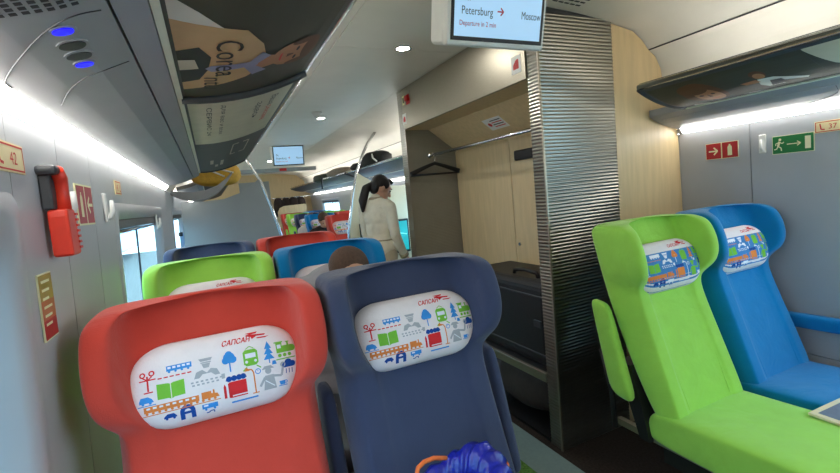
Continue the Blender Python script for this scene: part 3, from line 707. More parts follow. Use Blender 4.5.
PC = Vector((0, front_y(1.0) - .010, 1.0)); PU = Vector((0, math.sin(PANG), math.cos(PANG))); PN = Vector((0, -math.cos(PANG), math.sin(PANG)))
def p_half(u):   # stadium outline
    q = max(abs(u) - (PA - PBh * 1.05), 0) / (PBh * 1.05)
    return PBh * max(1 - q ** 2.2, 0) ** .5
def p_h(u, v):
    b = max(p_half(u), 1e-4); t = min(abs(v) / b, 1); e = min(abs(u) / PA, 1)
    return PT * (max(1 - t ** 3, 0) ** .5) * (max(1 - e ** 6, 0) ** .5) - .004
def p_pt(u, v, l): return Vector((u, 0, 0)) + PC + PU * v + PN * (p_h(u, v) + l)
def pillow_mesh():
    mb = MB(); n, m = 36, 16; rows = []
    for i in range(n + 1):
        u = -PA * math.cos(PI * i / n)
        rows.append([p_pt(u, -p_half(u) * math.cos(PI * j / m), 0) for j in range(m + 1)])
    vs = [q for r in rows for q in r]; W = m + 1
    fs = [(i * W + j, i * W + j + 1, (i + 1) * W + j + 1, (i + 1) * W + j) for i in range(n) for j in range(m)]
    mb.add(vs, fs)
    # back
    vb = []
    for i in range(n + 1):
        u = -PA * math.cos(PI * i / n); vb += [Vector((u, 0, 0)) + PC + PU * (-p_half(u) * math.cos(PI * j / m)) - PN * .006 for j in (0, m)]
    # skirt closing
    fr = [[rows[i][0] for i in range(n + 1)], [vb[2 * i] for i in range(n + 1)], [vb[2 * i + 1] for i in range(n + 1)], [rows[i][m] for i in range(n + 1)]]
    mb.loft(fr, closed=False)
    return mb
KEYS = ['red', 'blue', 'navy', 'green', 'grey', 'orange', 'white', 'ground', 'lime']
def icons(mode):
    """flat printed icons in pillow coordinates (unit = PA), later draped on the pillow"""
    f = Flat((0, 0, 0), (1, 0, 0), (0, 1, 0), 0)
    R, B, NV, G, GY, O, W_, GR, LM = range(9)
    if mode == 'blue': B, GY, R2, O2 = 6, 6, 5, 5
    else: R2, O2 = 0, 5
    LOGO = 0
    if mode == 'blue':
        n = 40
        pts = [(-.955 + 1.91 * i / n, .19) for i in range(n + 1)]
        low = []
        for i in range(n + 1):
            u = .955 - 1.91 * i / n; low.append((u, -p_half(u * PA) / PA * .97))
        # as vertical slices
        for i in range(n):
            u0 = -.955 + 1.91 * i / n; u1 = -.955 + 1.91 * (i + 1) / n
            b0 = p_half(u0 * PA) / PA * .97; b1 = p_half(u1 * PA) / PA * .97
            f.poly([(u0, -b0), (u1, -b1), (u1, min(.235, b1)), (u0, min(.235, b0))], GR, -1)
    # logo
    f.text('САПСАН', .06, .305, .07, LOGO, 1, width=.34, slant=.25); f.text('САПСАН', .066, .309, .07, LOGO, 1, width=.34, slant=.25)
    f.poly([(.38, .40), (.62, .375), (.60, .355), (.50, .362), (.44, .33), (.43, .36), (.36, .385)], LOGO, 1); f.poly([(.50, .34), (.66, .335), (.60, .318), (.50, .325)], LOGO, 1); f.poly([(.36, .42), (.52, .425), (.50, .40), (.42, .395)], LOGO, 1)
    # signal
    f.ring(-.84, .16, .018, .034, R2, 1); f.ring(-.74, .165, .018, .034, R2, 1); f.rect(-.80, -.78, -.04, .14, R2, 1); f.rect(-.84, -.74, -.06, -.045, R2, 1); f.rect(-.88, -.70, .085, .10, R2, 1); f.line([(-.84, .13), (-.79, .09), (-.74, .13)], .014, R2, 1)
    for i in range(6): f.rect(-.68 + .065 * i, -.635 + .065 * i, .075, .09, R2, 1)
    # wagon
    f.rect(-.58, -.30, .145, .21, B, 1)
    for i in range(5): f.rect(-.565 + .053 * i, -.53 + .053 * i, .172, .197, W_ if mode != 'blue' else GR, 2)
    for i in range(4): f.disc(-.55 + .07 * i, .137, .014, None, B, 1)
    # open book
    f.poly([(-.70, -.16), (-.70, .02), (-.58, .01), (-.555, 0), (-.555, -.18), (-.58, -.165)], G, 1); f.poly([(-.545, -.18), (-.545, 0), (-.52, .01), (-.40, .02), (-.40, -.16), (-.52, -.165)], G, 1)
    # conductor
    f.poly([(-.22, .21), (-.06, .21), (-.08, .175), (-.20, .175)], GY, 1); f.rect(-.20, -.08, .15, .165, GY, 1); f.poly([(-.19, .145), (-.09, .145), (-.11, .09), (-.17, .09)], GY, 1)
    f.poly([(-.29, -.02), (-.26, .055), (-.19, .075), (-.14, .03), (-.09, .075), (-.02, .055), (.01, -.02), (-.05, -.02), (-.09, .02), (-.19, .02), (-.23, -.02)], GY, 1)
    for i in range(7): f.rect(-.33 + .055 * i, -.30 + .055 * i, -.07, -.05, GY, 1); 
    for i in range(6): f.rect(-.32 + .055 * i, -.29 + .055 * i, -.105, -.085, GY, 1)
    f.rect(.02, .06, -.09, -.03, GY, 1)
    # round tree
    Tc = B if mode != 'blue' else O2
    f.rect(.125, .14, -.03, .13, B, 1)
    for a, b, r in ((.132, .15, .07), (.09, .12, .045), (.175, .12, .045), (.132, .19, .045)): f.disc(a, b, r, None, Tc, 1 + .1 * a)
    # tram
    f.poly([(.30, .02), (.30, .17), (.33, .20), (.45, .20), (.48, .17), (.48, .02), (.45, -.01), (.33, -.01)], G, 1); f.rect(.325, .455, .09, .15, W_ if mode != 'blue' else GR, 2); f.disc(.335, .045, .018, None, W_ if mode != 'blue' else GR, 2); f.disc(.445, .045, .018, None, W_ if mode != 'blue' else GR, 2)
    f.line([(.33, -.02), (.28, -.06)], .014, G, 1); f.line([(.45, -.02), (.50, -.06)], .014, G, 1); f.line([(.34, .21), (.39, .24), (.44, .21)], .01, G, 1)
    # fir
    for i in range(3): f.poly([(.545 + .012 * i, .02 + .07 * i), (.685 - .012 * i, .02 + .07 * i), (.615, .12 + .07 * i)], Tc, 1 + .1 * i)
    f.rect(.608, .622, -.03, .03, B, 1)
    # locomotive
    f.rect(.72, .80, .07, .205, G, 1); f.rect(.70, .815, .205, .222, G, 1); f.rect(.735, .785, .13, .18, W_ if mode != 'blue' else GR, 2); f.rect(.78, .93, .07, .16, G, 1); f.disc(.93, .115, .045, None, G, 1); f.rect(.865, .89, .15, .20, G, 1); f.rect(.852, .903, .20, .213, G, 1)
    for i in range(3): f.disc(.755 + .065 * i, .035, .024, None, G, 1)
    f.rect(.70, .955, -.02, -.006, G, 1)
    # small car
    f.poly([(-.90, -.14), (-.88, -.10), (-.80, -.10), (-.76, -.13), (-.74, -.17), (-.90, -.17)], B, 1); f.disc(-.86, -.175, .016, None, B, 1); f.disc(-.78, -.175, .016, None, B, 1); f.rect(-.92, -.72, -.205, -.195, B, 1)
    # long train
    f.rect(-.86, -.26, -.285, -.215, O2, 1); f.rect(-.23, -.12, -.285, -.20, O2, 1); f.poly([(-.12, -.285), (-.12, -.23), (-.05, -.24), (-.03, -.285)], O2, 1); f.rect(-.10, -.08, -.24, -.19, O2, 1)
    for i in range(8): f.rect(-.83 + .07 * i, -.79 + .07 * i, -.25, -.228, W_ if mode != 'blue' else GR, 2)
    for i in range(12): f.disc(-.83 + .068 * i, -.295, .016, None, O2, 1)
    f.rect(-.88, -.02, -.325, -.315, O2, 1)
    # arch
    f.ring(-.40, -.375, .035, .085, NV, 1, a0=0, a1=PI); f.rect(-.485, -.435, -.46, -.375, NV, 1); f.rect(-.365, -.315, -.46, -.375, NV, 1); f.rect(-.44, -.36, -.40, -.37, NV, 1.2)
    f.poly([(-.66, -.38), (-.62, -.35), (-.55, -.35), (-.52, -.385), (-.52, -.40), (-.66, -.40)], NV, 1); f.disc(-.63, -.405, .014, None, NV, 1); f.disc(-.55, -.405, .014, None, NV, 1)
    f.rect(-.24, -.06, -.40, -.345, B, 1); f.rect(-.22, -.17, -.375, -.355, W_ if mode != 'blue' else GR, 2); f.disc(-.2, -.41, .014, None, B, 1); f.disc(-.1, -.41, .014, None, B, 1)
    f.line([(-.20, -.45), (-.17, -.45), (-.15, -.435), (-.11, -.435), (-.11, -.46)], .012, NV, 1)
    # red book, pencil
    f.poly([(.08, -.34), (.08, -.17), (.10, -.155), (.30, -.155), (.30, -.32), (.12, -.32), (.12, -.335), (.30, -.335), (.30, -.35), (.10, -.35)], R2, 1)
    f.rect(.025, .055, -.34, -.20, R2, 1); f.poly([(.025, -.20), (.055, -.20), (.04, -.165)], R2, 1)
    for a in (.10, .16, .22, .27): f.disc(a, -.115, .035, None, NV, 1 + a)
    f.rect(.06, .31, -.135, -.12, NV, 1)
    # lamp post
    f.line([(.40, -.36), (.40, -.10), (.38, -.06), (.33, -.05)], .016, O2 if mode != 'blue' else W_, 1); f.poly([(.29, -.07), (.36, -.07), (.33, -.03), (.30, -.03)], O2 if mode != 'blue' else W_, 1); f.rect(.36, .44, -.365, -.352, O2 if mode != 'blue' else W_, 1)
    f.rect(.10, .42, -.415, -.395, B, 1)
    f.ring(.455, -.10, .026, .036, B, 1); f.line([(.455, -.10), (.455, -.08)], .008, B, 1)
    # figure with paddle
    P_ = GY if mode != 'blue' else G
    f.poly([(.50, -.10), (.66, -.10), (.62, -.06), (.54, -.06)], P_, 1); f.disc(.58, -.125, .04, None, P_, 1.1); f.poly([(.50, -.36), (.53, -.18), (.64, -.18), (.66, -.36)], P_, 1); f.line([(.63, -.20), (.74, -.22), (.77, -.12)], .03, P_, 1.2); f.disc(.775, -.085, .035, None, P_, 1); f.line([(.53, -.20), (.46, -.30)], .03, P_, 1.2); f.line([(.53, -.24), (.64, -.33)], .012, W_ if mode != 'blue' else GR, 2)
    f.poly([(.64, -.06), (.70, -.06), (.69, -.01), (.65, -.01)], B, 1)
    # cloud
    for a, b, r in ((.80, -.10, .035), (.85, -.075, .05), (.905, -.095, .038)): f.disc(a, b, r, None, NV, 1 + .1 * a)
    f.rect(.80, .90, -.133, -.10, NV, 1)
    for i in range(3): f.line([(.81 + .04 * i, -.15), (.805 + .04 * i, -.21)], .01, NV if mode != 'blue' else W_, 1)
    # cup
    f.poly([(.70, -.29), (.78, -.29), (.77, -.34), (.71, -.34)], B, 1); f.rect(.69, .80, -.355, -.345, B, 1); f.ring(.785, -.31, .012, .022, B, 1, n=8)
    bm = bmesh.new(); me = bpy.data.meshes.new('tmp'); me.from_pydata(f.mb.v, [], f.mb.f)
    for p, i in zip(me.polygons, f.mb.m): p.material_index = i
    # lift encoded in z by order
    bm.from_mesh(me); bmesh.ops.triangulate(bm, faces=bm.faces[:])
    for it in range(5):
        es = [e for e in bm.edges if e.calc_length() > .10]
        if not es: break
        bmesh.ops.subdivide_edges(bm, edges=es, cuts=1); bmesh.ops.triangulate(bm, faces=bm.faces[:])
    out = bm
    return f, out, me
def print_mesh(mode):
    f, bm, tmp = icons(mode)
    # lift by material-independent island order: ground lowest, details highest
    lift = {}
    for fc in bm.faces:
        l = .0006 if fc.material_index != 7 else .0003
        if fc.material_index == 6 and mode == 'white': l = .0010
        for v in fc.verts: lift[v] = max(lift.get(v, 0), l)
    for v in bm.verts:
        k_ = 1.0 if lift.get(v) == .0003 else .935
        u, q = v.co.x * PA * k_, (v.co.y * k_ + (.012 if k_ < 1 else 0)) * PA
        q = max(min(q, p_half(u) * .97), -p_half(u) * .97)
        v.co = p_pt(u, q, lift.get(v, .0006))
    me = bpy.data.meshes.new('print_' + mode); bm.to_mesh(me); bm.free(); bpy.data.meshes.remove(tmp)
    for k in KEYS: me.materials.append(M_PRINT[k])
    return me
# detail (windows cut into icons) on the blue ground uses the ground colour itself
ME = {}
ME['backrest'] = backrest_mesh().mesh('backrest', M_RED, True)
ME['cushion'] = cushion_mesh().mesh('seat_cushion', M_RED, True)
ME['pillow'] = pillow_mesh().mesh('headrest_pillow', M_PILLOW, True)
ME['print_white'] = print_mesh('white'); ME['print_blue'] = print_mesh('blue')
seam = MB()
for s in (-1, 1):
    seam.tube([(s * (.125 + .02 * (z - .5)), front_y(z) - .0035, z) for z in [.47 + .05 * i for i in range(9)]], .0016, 5)
seamL = MB().tube([(-.125 - .02 * (z - .5), front_y(z) - .0025, z) for z in [.47 + .05 * i for i in range(9)]], .0018, 5).mesh('seam', M_RED)
seamR = MB().tube([(.125 + .02 * (z - .5), front_y(z) - .0025, z) for z in [.47 + .05 * i for i in range(9)]], .0018, 5).mesh('seam', M_RED)
def arm_up_mesh():
    loops = []
    for k, (t, w, d) in enumerate(((0, .010, .024), (.03, .019, .040), (.10, .022, .046), (.5, .023, .050), (.85, .024, .055), (.95, .023, .052), (1.0, .012, .03))):
        cy = .118 - .100 * t; cz = .868 - .385 * t
        loops.append([(w * math.copysign(abs(math.cos(a)) ** .6, math.cos(a)), cy + d * math.copysign(abs(math.sin(a)) ** .6, math.sin(a)), cz + .2 * d * math.sin(a)) for a in [2 * PI * i / 16 for i in range(16)]])
    return MB().loft(loops).mesh('armrest', M_RED, True)
def arm_down_mesh():
    loops = []
    for t, w, d in ((0, .012, .02), (.04, .026, .034), (.3, .028, .036), (.7, .028, .034), (.96, .026, .03), (1.0, .012, .018)):
        cy = .02 - .44 * t; cz = .615 + .01 * t
        loops.append([(w * math.copysign(abs(math.cos(a)) ** .6, math.cos(a)), cy, cz + d * math.copysign(abs(math.sin(a)) ** .6, math.sin(a))) for a in [2 * PI * i / 16 for i in range(16)]])
    return MB().loft(loops).mesh('armrest', M_RED, True)
ME['arm_up'] = arm_up_mesh(); ME['arm_down'] = arm_down_mesh()
ME['shell'] = MB().loft([[(-.235, y, z), (.235, y, z), (.235, y2, z), (-.235, y2, z)] for y, y2, z in ((-.075, -.03, .33), (-.055, .0, .42), (-.03, .035, .52), (.0, .07, .62))]).mesh('back_shell', M_BLACK)
ME['base'] = MB().box(-.19, .19, -.50, -.10, .25, .325).mesh('seat_frame', M_BLACK)
ME['leg'] = MB().hexa([(x, y, z) for z, q in ((.0, 1), (.25, .8)) for y in (-.36 * 1 - .06 * q, -.36 + .06 * q) for x in (-.03, .03)]).mesh('leg', M_BLACK)
ME['rail'] = MB().box(-.012, .012, -.56, .10, .325, .352).mesh('side_rail', M_STEEL)
ME['armpost'] = MB().tube([(0, .07, .34), (0, .08, .50), (0, .12, .66)], .012, 8).mesh('armrest_post', M_BLACK, True)
def smat(o, m):
    o.material_slots[0].link = 'OBJECT'; o.material_slots[0].material = m; return o
def seat(x, y, m, label, arms='', pr='white', group='seats in coloured covers', detail=True, rz=0):
    t = thing('train_seat', label, 'seat', (x, y, 0), rz, group)
    b = smat(link('backrest', ME['backrest'], t), m); subsurf(b, 2 if detail else 1)
    if detail:
        smat(link('seam', seamL, b), m); smat(link('seam', seamR, b), m)
    c = smat(link('seat_cushion', ME['cushion'], t), m); subsurf(c, 2 if detail else 1)
    link('back_shell', ME['shell'], t); link('seat_frame', ME['base'], t)
    for dx in (-.13, .13): link('leg', ME['leg'], t, (dx, 0, 0))
    for dx in (-.2, .2): link('side_rail', ME['rail'], t, (dx, 0, 0))
    p = link('headrest_pillow', ME['pillow'], t)
    if pr == 'blue': p.scale = (1.12, 1, 1.1); p.location = (0, -.006, -.112)
    if detail or True:
        q = link('printed_pattern', ME['print_' + pr], p); q['kind'] = 'stuff'
    for a in arms.split():
        dx = {'L': -.251 if x != XR1 else -.256, 'R': .283}[a[0]]
        o = smat(link('armrest', ME['arm_up' if a[1] == 'u' else 'arm_down'], t, (dx, 0, 0)), m); subsurf(o, 1)
        link('armrest_post', ME['armpost'], t, (dx, 0, 0))
    return t
XL1, XL2 = -.026, .480
XR1, XR2 = 1.668, 2.172
seat(XL1, 1.11, M_RED, 'red covered seat with white picture-print headrest pillow in front of the lime seat')
seat(XL2, 1.11, M_NAVY, 'navy covered seat holding a shiny blue bag', 'Lu Ru')
seat(XL1, 2.03, M_LIME, 'lime green covered seat right behind the red seat by the window')
seat(XL2, 2.03, M_BLUE, 'blue covered seat with a man with cropped hair sitting in it', 'Ru')
seat(XL1, 2.9, M_NAVY, 'navy covered seat directly behind the lime seat by the window')
seat(XL2, 2.9, M_RED, 'red covered seat directly behind the seat of the man with cropped hair', 'Ru')
seat(XR1, 1.225, M_LIME, 'lime green covered seat with raised armrest against the maple panel', 'Lu', 'blue')
seat(XR2, 1.225, M_BLUE, 'blue covered seat with lowered armrest below the exit sign', 'Rd', 'blue')
for i, (ca, cb) in enumerate(((M_RED, M_BLUE), (M_BLUE, M_RED), (M_NAVY, M_LIME), (M_LIME, M_NAVY), (M_RED, M_BLUE))):
    nm = {M_RED.name: 'red', M_BLUE.name: 'blue', M_NAVY.name: 'navy', M_LIME.name: 'lime green'}
    od = ('first', 'second', 'third', 'fourth', 'fifth')[i]
    seat(XR1, (6.05, 7.55, 8.6, 9.6, 10.4)[i], ca, '%s covered aisle seat in the %s row beyond the cream partition' % (nm[ca.name], od), 'Lu', detail=False)
    seat(XR2, (6.05, 7.55, 8.6, 9.6, 10.4)[i], cb, '%s covered window seat in the %s row beyond the cream partition' % (nm[cb.name], od), detail=False)
seat(XL2, 5.75, M_LIME, 'lime green covered seat right behind the grey curved partition', detail=False)
seat(XL1, 5.75, M_BLUE, 'blue covered window seat behind the grey curved partition', detail=False)

# ------------------------------------------------------------------ partitions with curved poles
def partition(sg, m, label, plabel):
    yy = 5.2
    def X(x): return x if sg < 0 else 2 * XC - x
    pole = [(.74, 0.01), (.735, .5), (.702, .99), (.615, 1.396), (.535, 1.679), (.43, 1.90), (.36, 2.02), (.24, 2.165)]
    tp = [onY(a, b, 5.2) for a, b in ((258, 179.5), (252, 184.5), (241, 192.5), (224, 199), (205, 201.5), (181, 202))]
    pan = [(-.318, .05), (.72, .05), (.72, .5), (.685, .99), (.598, 1.396)] + [(p.x, p.z) for p in tp]
    t = thing('partition', label, 'partition', (X(.2), yy, 0))
    mb = MB().prism([(X(a), b) for a, b in pan], 'y', yy - .009, yy + .009)
    part('panel', mb, m, t)
    part('curved_pole', MB().tube([(X(a), yy, b) for a, b in pole], .016, 12), M_CHROME, t, smooth=True)
    part('foot', MB().box(min(X(-.3), X(.7)), max(X(-.3), X(.7)), yy - .02, yy + .02, 0.001, .05), M_DARKG, t)
    part('clamp', MB().box(X(-.30) - .02, X(-.30) + .02, yy - .02, yy + .02, 1.16, 1.20), M_BLACK, t, bev=.004)
    return t
partition(-1, M_GREYP, 'grey partition with sweeping curved chrome pole behind the navy window seat', '')
pr_ = partition(1, M_CREAMP, 'cream partition with curved pole and teal screen behind the standing woman', '')
tv = thing('wall_screen', 'wide black framed screen glowing teal behind the standing woman', 'screen', (1.92, 5.18, .65))
part('screen_case', MB().box(1.60, 2.24, 5.155, 5.190, .655, 1.075), M_BLACK, tv, bev=.01)
part('teal_display', MB().box(1.625, 2.215, 5.151, 5.157, .685, 1.05), mat('teal_screen', srgb(20, 130, 140), .3, noise=.35, nscale=3, stretch=(1, 1, 3), emit=srgb(30, 160, 165), estr=.55), tv)
f = Flat((1.92, 5.1505, .87), (1, 0, 0), (0, 0, 1), .0006)
for k in range(14): f.line([(-.28 + .04 * k, -.06 + .10 * math.sin(k / 6)), (-.24 + .04 * k, -.06 + .10 * math.sin((k + 1) / 6))], .012, 0)
part('bright_curve', f.mb, mat('teal_bright', srgb(120, 220, 220), .4, noise=.05, emit=srgb(120, 220, 220), estr=.6), tv)
# cream wall behind woman's waist, low maple partition and coats at the far end
lw = MB().prism([(1.46, .01), (2.15, .01), (2.15, 1.36), (2.1, 1.37), (1.62, 1.36), (1.52, 1.32), (1.46, 1.22)], 'y', 11.1, 11.14)
solo('low_partition', lw, M_WOOD, 'low maple partition with rounded corner near the far end wall', 'partition', (1.8, 11.12, .01), bev=.004)
ct = thing('hanging_coats', 'row of dark coats hanging above the low maple partition', 'coats', (1.9, 11.5, 1.1))
for i in range(4): part('coat', blob((1.55 + .18 * i, 11.45 + .03 * (i % 2), 1.33), (.12, .10, .24), 30 + i, .10), mat('coat_dark', srgb(48, 36, 32), .9, noise=.2, bump=.3), ct, smooth=True)
part('coat_bar', MB().tube([(1.4, 11.45, 1.56), (2.45, 11.45, 1.56)], .012), M_CHROME, ct, smooth=True)

# ------------------------------------------------------------------ things on the left and right walls
def lw_pt(px, py, off=0.0):
    p = onX(px, py, -.3)
    for _ in range(4): p = onX(px, py, LX(wallu(p.z), -1) + off)
    return p
def rw_pt(px, py, off=0.0):
    p = onX(px, py, 2.46)
    for _ in range(4): p = onX(px, py, LX(wallu(p.z), 1) - off)
    return p
M_SIGNR = mat('sign_red', srgb(178, 30, 38), .45, noise=.04); M_SIGNG = mat('sign_green', srgb(16, 120, 56), .45, noise=.04); M_LUMI = mat('lumi_cream', srgb(238, 234, 190), .5, noise=.03)
M_PLATE = mat('plate_cream', srgb(236, 218, 168), .5, noise=.03)
def wall_card(c, sg, wd, h):
    wv = .0652 if True else 0
    up = Vector((-sg * .034 * .7, 0, 1)).normalized() if sg > 0 else Vector((.034 * .7, 0, 1)).normalized()
    r = Vector((0, 1, 0)) if sg < 0 else Vector((0, -1, 0))
    n = r.cross(up)
    return card(Vector(c) + n * .0035, r, up, wd, h, None, .003)
def extinguisher(f, cx, cy, s, mi):
    f.rect(cx - .16 * s, cx + .16 * s, cy - .42 * s, cy + .18 * s, mi, 1); f.disc(cx, cy + .18 * s, .16 * s, None, mi, 1); f.rect(cx - .06 * s, cx + .06 * s, cy + .25 * s, cy + .42 * s, mi, 1)
def arrow(f, cx, cy, s, mi, dr, wd=.12):
    f.line([(cx - .4 * s * dr, cy), (cx + .25 * s * dr, cy)], wd * s, mi, 1); f.line([(cx + .02 * s * dr, cy + .3 * s), (cx + .34 * s * dr, cy), (cx + .02 * s * dr, cy - .3 * s)], wd * s, mi, 1.2)
c = lw_pt(84, 205)
f = wall_card(c, -1, .165, .105); f.rect(-.078, -.004, -.048, .048, 1); f.rect(.004, .078, -.048, .048, 1); extinguisher(f, -.041, 0, .075, 0); arrow(f, .041, 0, .07, 0, -1)
solo('fire_sign', f.mb, [M_LUMI, M_SIGNR], 'red fire extinguisher sign with left arrow beside the emergency torch', 'sign', c)
c = rw_pt(722, 150.5)
f = wall_card(c, 1, .165, .085); f.rect(-.080, -.003, -.040, .040, 1); f.rect(.003, .080, -.040, .040, 1); extinguisher(f, .041, 0, .068, 0); arrow(f, -.041, 0, .062, 0, 1)
solo('fire_sign', f.mb, [M_LUMI, M_SIGNR], 'red fire extinguisher sign with right arrow near the green exit sign', 'sign', c)
c = rw_pt(793, 143.5)
f = wall_card(c, 1, .165, .085); f.rect(-.080, .080, -.040, .040, 1); f.rect(.048, .070, -.028, .028, 0, 1); f.line([(-.022, 0), (.030, 0)], .004, 0, 1); f.line([(.018, .010), (.032, 0), (.018, -.010)], .004, 0, 1)
f.disc(-.050, .024, .006, None, 0, 1); f.line([(-.052, .016), (-.058, -.006)], .010, 0, 1); f.line([(-.052, .012), (-.040, .006), (-.034, .012)], .004, 0, 1); f.line([(-.052, .012), (-.066, .008), (-.068, -.002)], .004, 0, 1); f.line([(-.058, -.006), (-.046, -.014), (-.044, -.028)], .005, 0, 1); f.line([(-.058, -.006), (-.064, -.018), (-.074, -.020)], .005, 0, 1)
solo('exit_sign', f.mb, [M_LUMI, M_SIGNG], 'green running man exit sign on the grey wall', 'sign', c)
def num_plate(c, sg, label, wd, items, h=.050):
    f = wall_card(c, sg, wd, h); e = .003
    for (a0, a1, b0, b1) in ((-wd / 2 + e, wd / 2 - e, h / 2 - 2 * e, h / 2 - e), (-wd / 2 + e, wd / 2 - e, -h / 2 + e, -h / 2 + 2 * e), (-wd / 2 + e, -wd / 2 + 2 * e, -h / 2 + e, h / 2 - e), (wd / 2 - 2 * e, wd / 2 - e, -h / 2 + e, h / 2 - e)): f.rect(a0, a1, b0, b1, 1)
    for it, x in items:
        if it == 'seat': f.line([(x - .007, .014), (x - .003, -.010), (x + .010, -.012)], .005, 1, 1)
        elif it == 'bar': f.rect(x - .001, x + .001, -h / 2 + e, h / 2 - e, 1)
        else: f.text(it, x, -.011, .022, 1, 1, center=True)
    return solo('seat_number_plate', f.mb, [M_PLATE, M_INKR], label, 'number plate', c)
c = lw_pt(10, 158)
num_plate(Vector((c.x, c.y - .045, c.z)), -1, 'cream seat number plate reading 41 and 42 above the window', .19, [('41', -.065), ('bar', -.035), ('seat', -.008), ('42', .045)])
c = rw_pt(829, 126)
num_plate(Vector((c.x, c.y - .035, c.z)), 1, 'cream seat number plate reading 37 right of the exit sign', .17, [('seat', -.058), ('37', -.02), ('bar', .015), ('38', .05)])
c = lw_pt(117, 188); num_plate(c, -1, 'small cream seat number plate above the window beside the lime seat', .11, [('45', -.02), ('seat', .03)])
# sticker, yellow to red
c = lw_pt(46, 306)
f = wall_card(c, -1, .075, .125); f.rect(-.036, .036, .012, .060, 1); f.rect(-.036, .036, -.025, .012, 2); f.rect(-.036, .036, -.060, -.025, 3)
for i in range(6): f.rect(-.026, .02 - .006 * (i % 3), .045 - .016 * i, .050 - .016 * i, 0, 1)
solo('safety_sticker', f.mb, [M_LUMI, mat('stk_olive', srgb(170, 140, 50), .4, noise=.05), mat('stk_orange', srgb(190, 96, 44), .4, noise=.05), M_SIGNR], 'olive, orange and red instruction sticker below the emergency torch', 'sticker', c)
# coat hooks
def coat_hook(c, sg, label):
    c = Vector(c); t = thing('coat_hook', label, 'hook', c, 0, 'white wall hooks'); s = -sg
    part('plate', MB().box(min(c.x, c.x + s * .008), max(c.x, c.x + s * .008), c.y - .016, c.y + .016, c.z - .045, c.z + .045), M_WHITE, t, bev=.004)
    part('prong', MB().tube([(c.x + s * .004, c.y, c.z - .034), (c.x + s * .014, c.y, c.z - .030), (c.x + s * .021, c.y, c.z - .012), (c.x + s * .022, c.y, c.z + .022)], [.006, .007, .007, .005], 10), M_WHITE, t, smooth=True)
coat_hook(lw_pt(62, 202), -1, 'white wall hook between the emergency torch and the fire sign')
coat_hook(lw_pt(104, 208), -1, 'white wall hook between the fire sign and the window')
coat_hook(lw_pt(156, 222), -1, 'white wall hook past the window beside the lime seat')
coat_hook(rw_pt(763, 144), 1, 'white wall hook between the fire sign and the exit sign')
# emergency torch
c = lw_pt(46, 208); X0 = c.x
M_TORCH = mat('torch_red', srgb(226, 58, 36), .4, noise=.04)
t = thing('emergency_torch', 'red emergency torch hanging in a dark bracket on the grey wall', 'torch', (X0, c.y, c.z - .09))
yc, zc = c.y, c.z
part('bracket', MB().box(X0 + .0, X0 + .036, yc - .042, yc + .018, zc + .062, zc + .082), M_DARKG, t, bev=.008)
part('back_plate', MB().box(X0 + .001, X0 + .02, yc - .03, yc + .025, zc - .005, zc + .065), M_DARKG, t, bev=.004)
bd = part('body', MB().loft([[(X0 + a, yc + b, z) for a, b in ((.006, -w_), (.040, -w_), (.040, w_), (.006, w_))] for z, w_ in ((zc - .10, .028), (zc - .095, .031), (zc - .02, .030), (zc - .005, .026))]), M_TORCH, t, bev=.006)
for i in range(7): part('rib', MB().box(X0 + .014, X0 + .043, yc + .018, yc + .034, zc - .088 + i * .0115, zc - .083 + i * .0115), M_TORCH, bd)
part('lamp_head', MB().tube([(X0 + .024, yc + .008, zc - .008), (X0 + .026, yc + .012, zc + .03), (X0 + .028, yc + .006, zc + .058), (X0 + .030, yc - .014, zc + .072)], [.016, .013, .014, .012], 12), M_TORCH, t, smooth=True)

# ------------------------------------------------------------------ loose things
# shiny blue drawstring bag on the navy seat
M_SAT = mat('satin_blue', srgb(20, 32, 150), .28, noise=.15, nscale=25, bump=.7, bscale=45)
M_ORC = mat('orange_cord', srgb(240, 116, 50), .7, noise=.05)
bg = thing('drawstring_bag', 'shiny blue drawstring bag with orange cords on the navy seat', 'bag', (.40, .80, .475))
BX = .365
part('body', blob((BX, .79, .590), (.140, .10, .117), 11, .10, 40, 22), M_SAT, bg, smooth=True)
def collar(r0, z0, amp, seed):
    rr = random.Random(seed); loops = []
    N_ = 140
    for j, (k, dz) in enumerate(((.92, -.045), (1.04, -.015), (1.10, .012), (1.02, .030), (.84, .034), (.70, .018), (.62, -.02))):
        l = []
        for i in range(N_):
            a = 2 * PI * i / N_; w_ = 1 + amp * (math.sin(19 * a + 2 * math.sin(3 * a)) * .5 + .5 * math.sin(31 * a + 1.3)) * min(1, j / 2 + .3)
            l.append((BX + r0 * math.cos(a) * k * w_, .80 + r0 * .62 * math.sin(a) * k * w_, z0 + dz + .018 * math.sin(2 * a + .7) + .012 * math.sin(3 * a) + .004 * math.sin(19 * a)))
        loops.append(l)
    return MB().loft(loops, cap=False)
part('ruffled_collar', collar(.150, .738, .04, 1), M_SAT, bg, smooth=True)
part('lining', blob((BX, .80, .722), (.10, .06, .022), 13, .1), mat('bag_lining', srgb(150, 165, 170), .5, noise=.3, nscale=40), bg, smooth=True)
part('cord', MB().tube([onY(a, b, y) for a, b, y in ((446, 458, .79), (434, 458, .775), (424, 462, .765), (418, 468, .76), (416, 478, .755), (424, 490, .75))], .0045, 8), M_ORC, bg, smooth=True)
part('cord', MB().tube([onY(a, b, y) for a, b, y in ((494, 455, .84), (502, 458, .82), (507, 465, .80), (508, 474, .79), (503, 488, .78))], .0055, 8), M_ORC, bg, smooth=True)
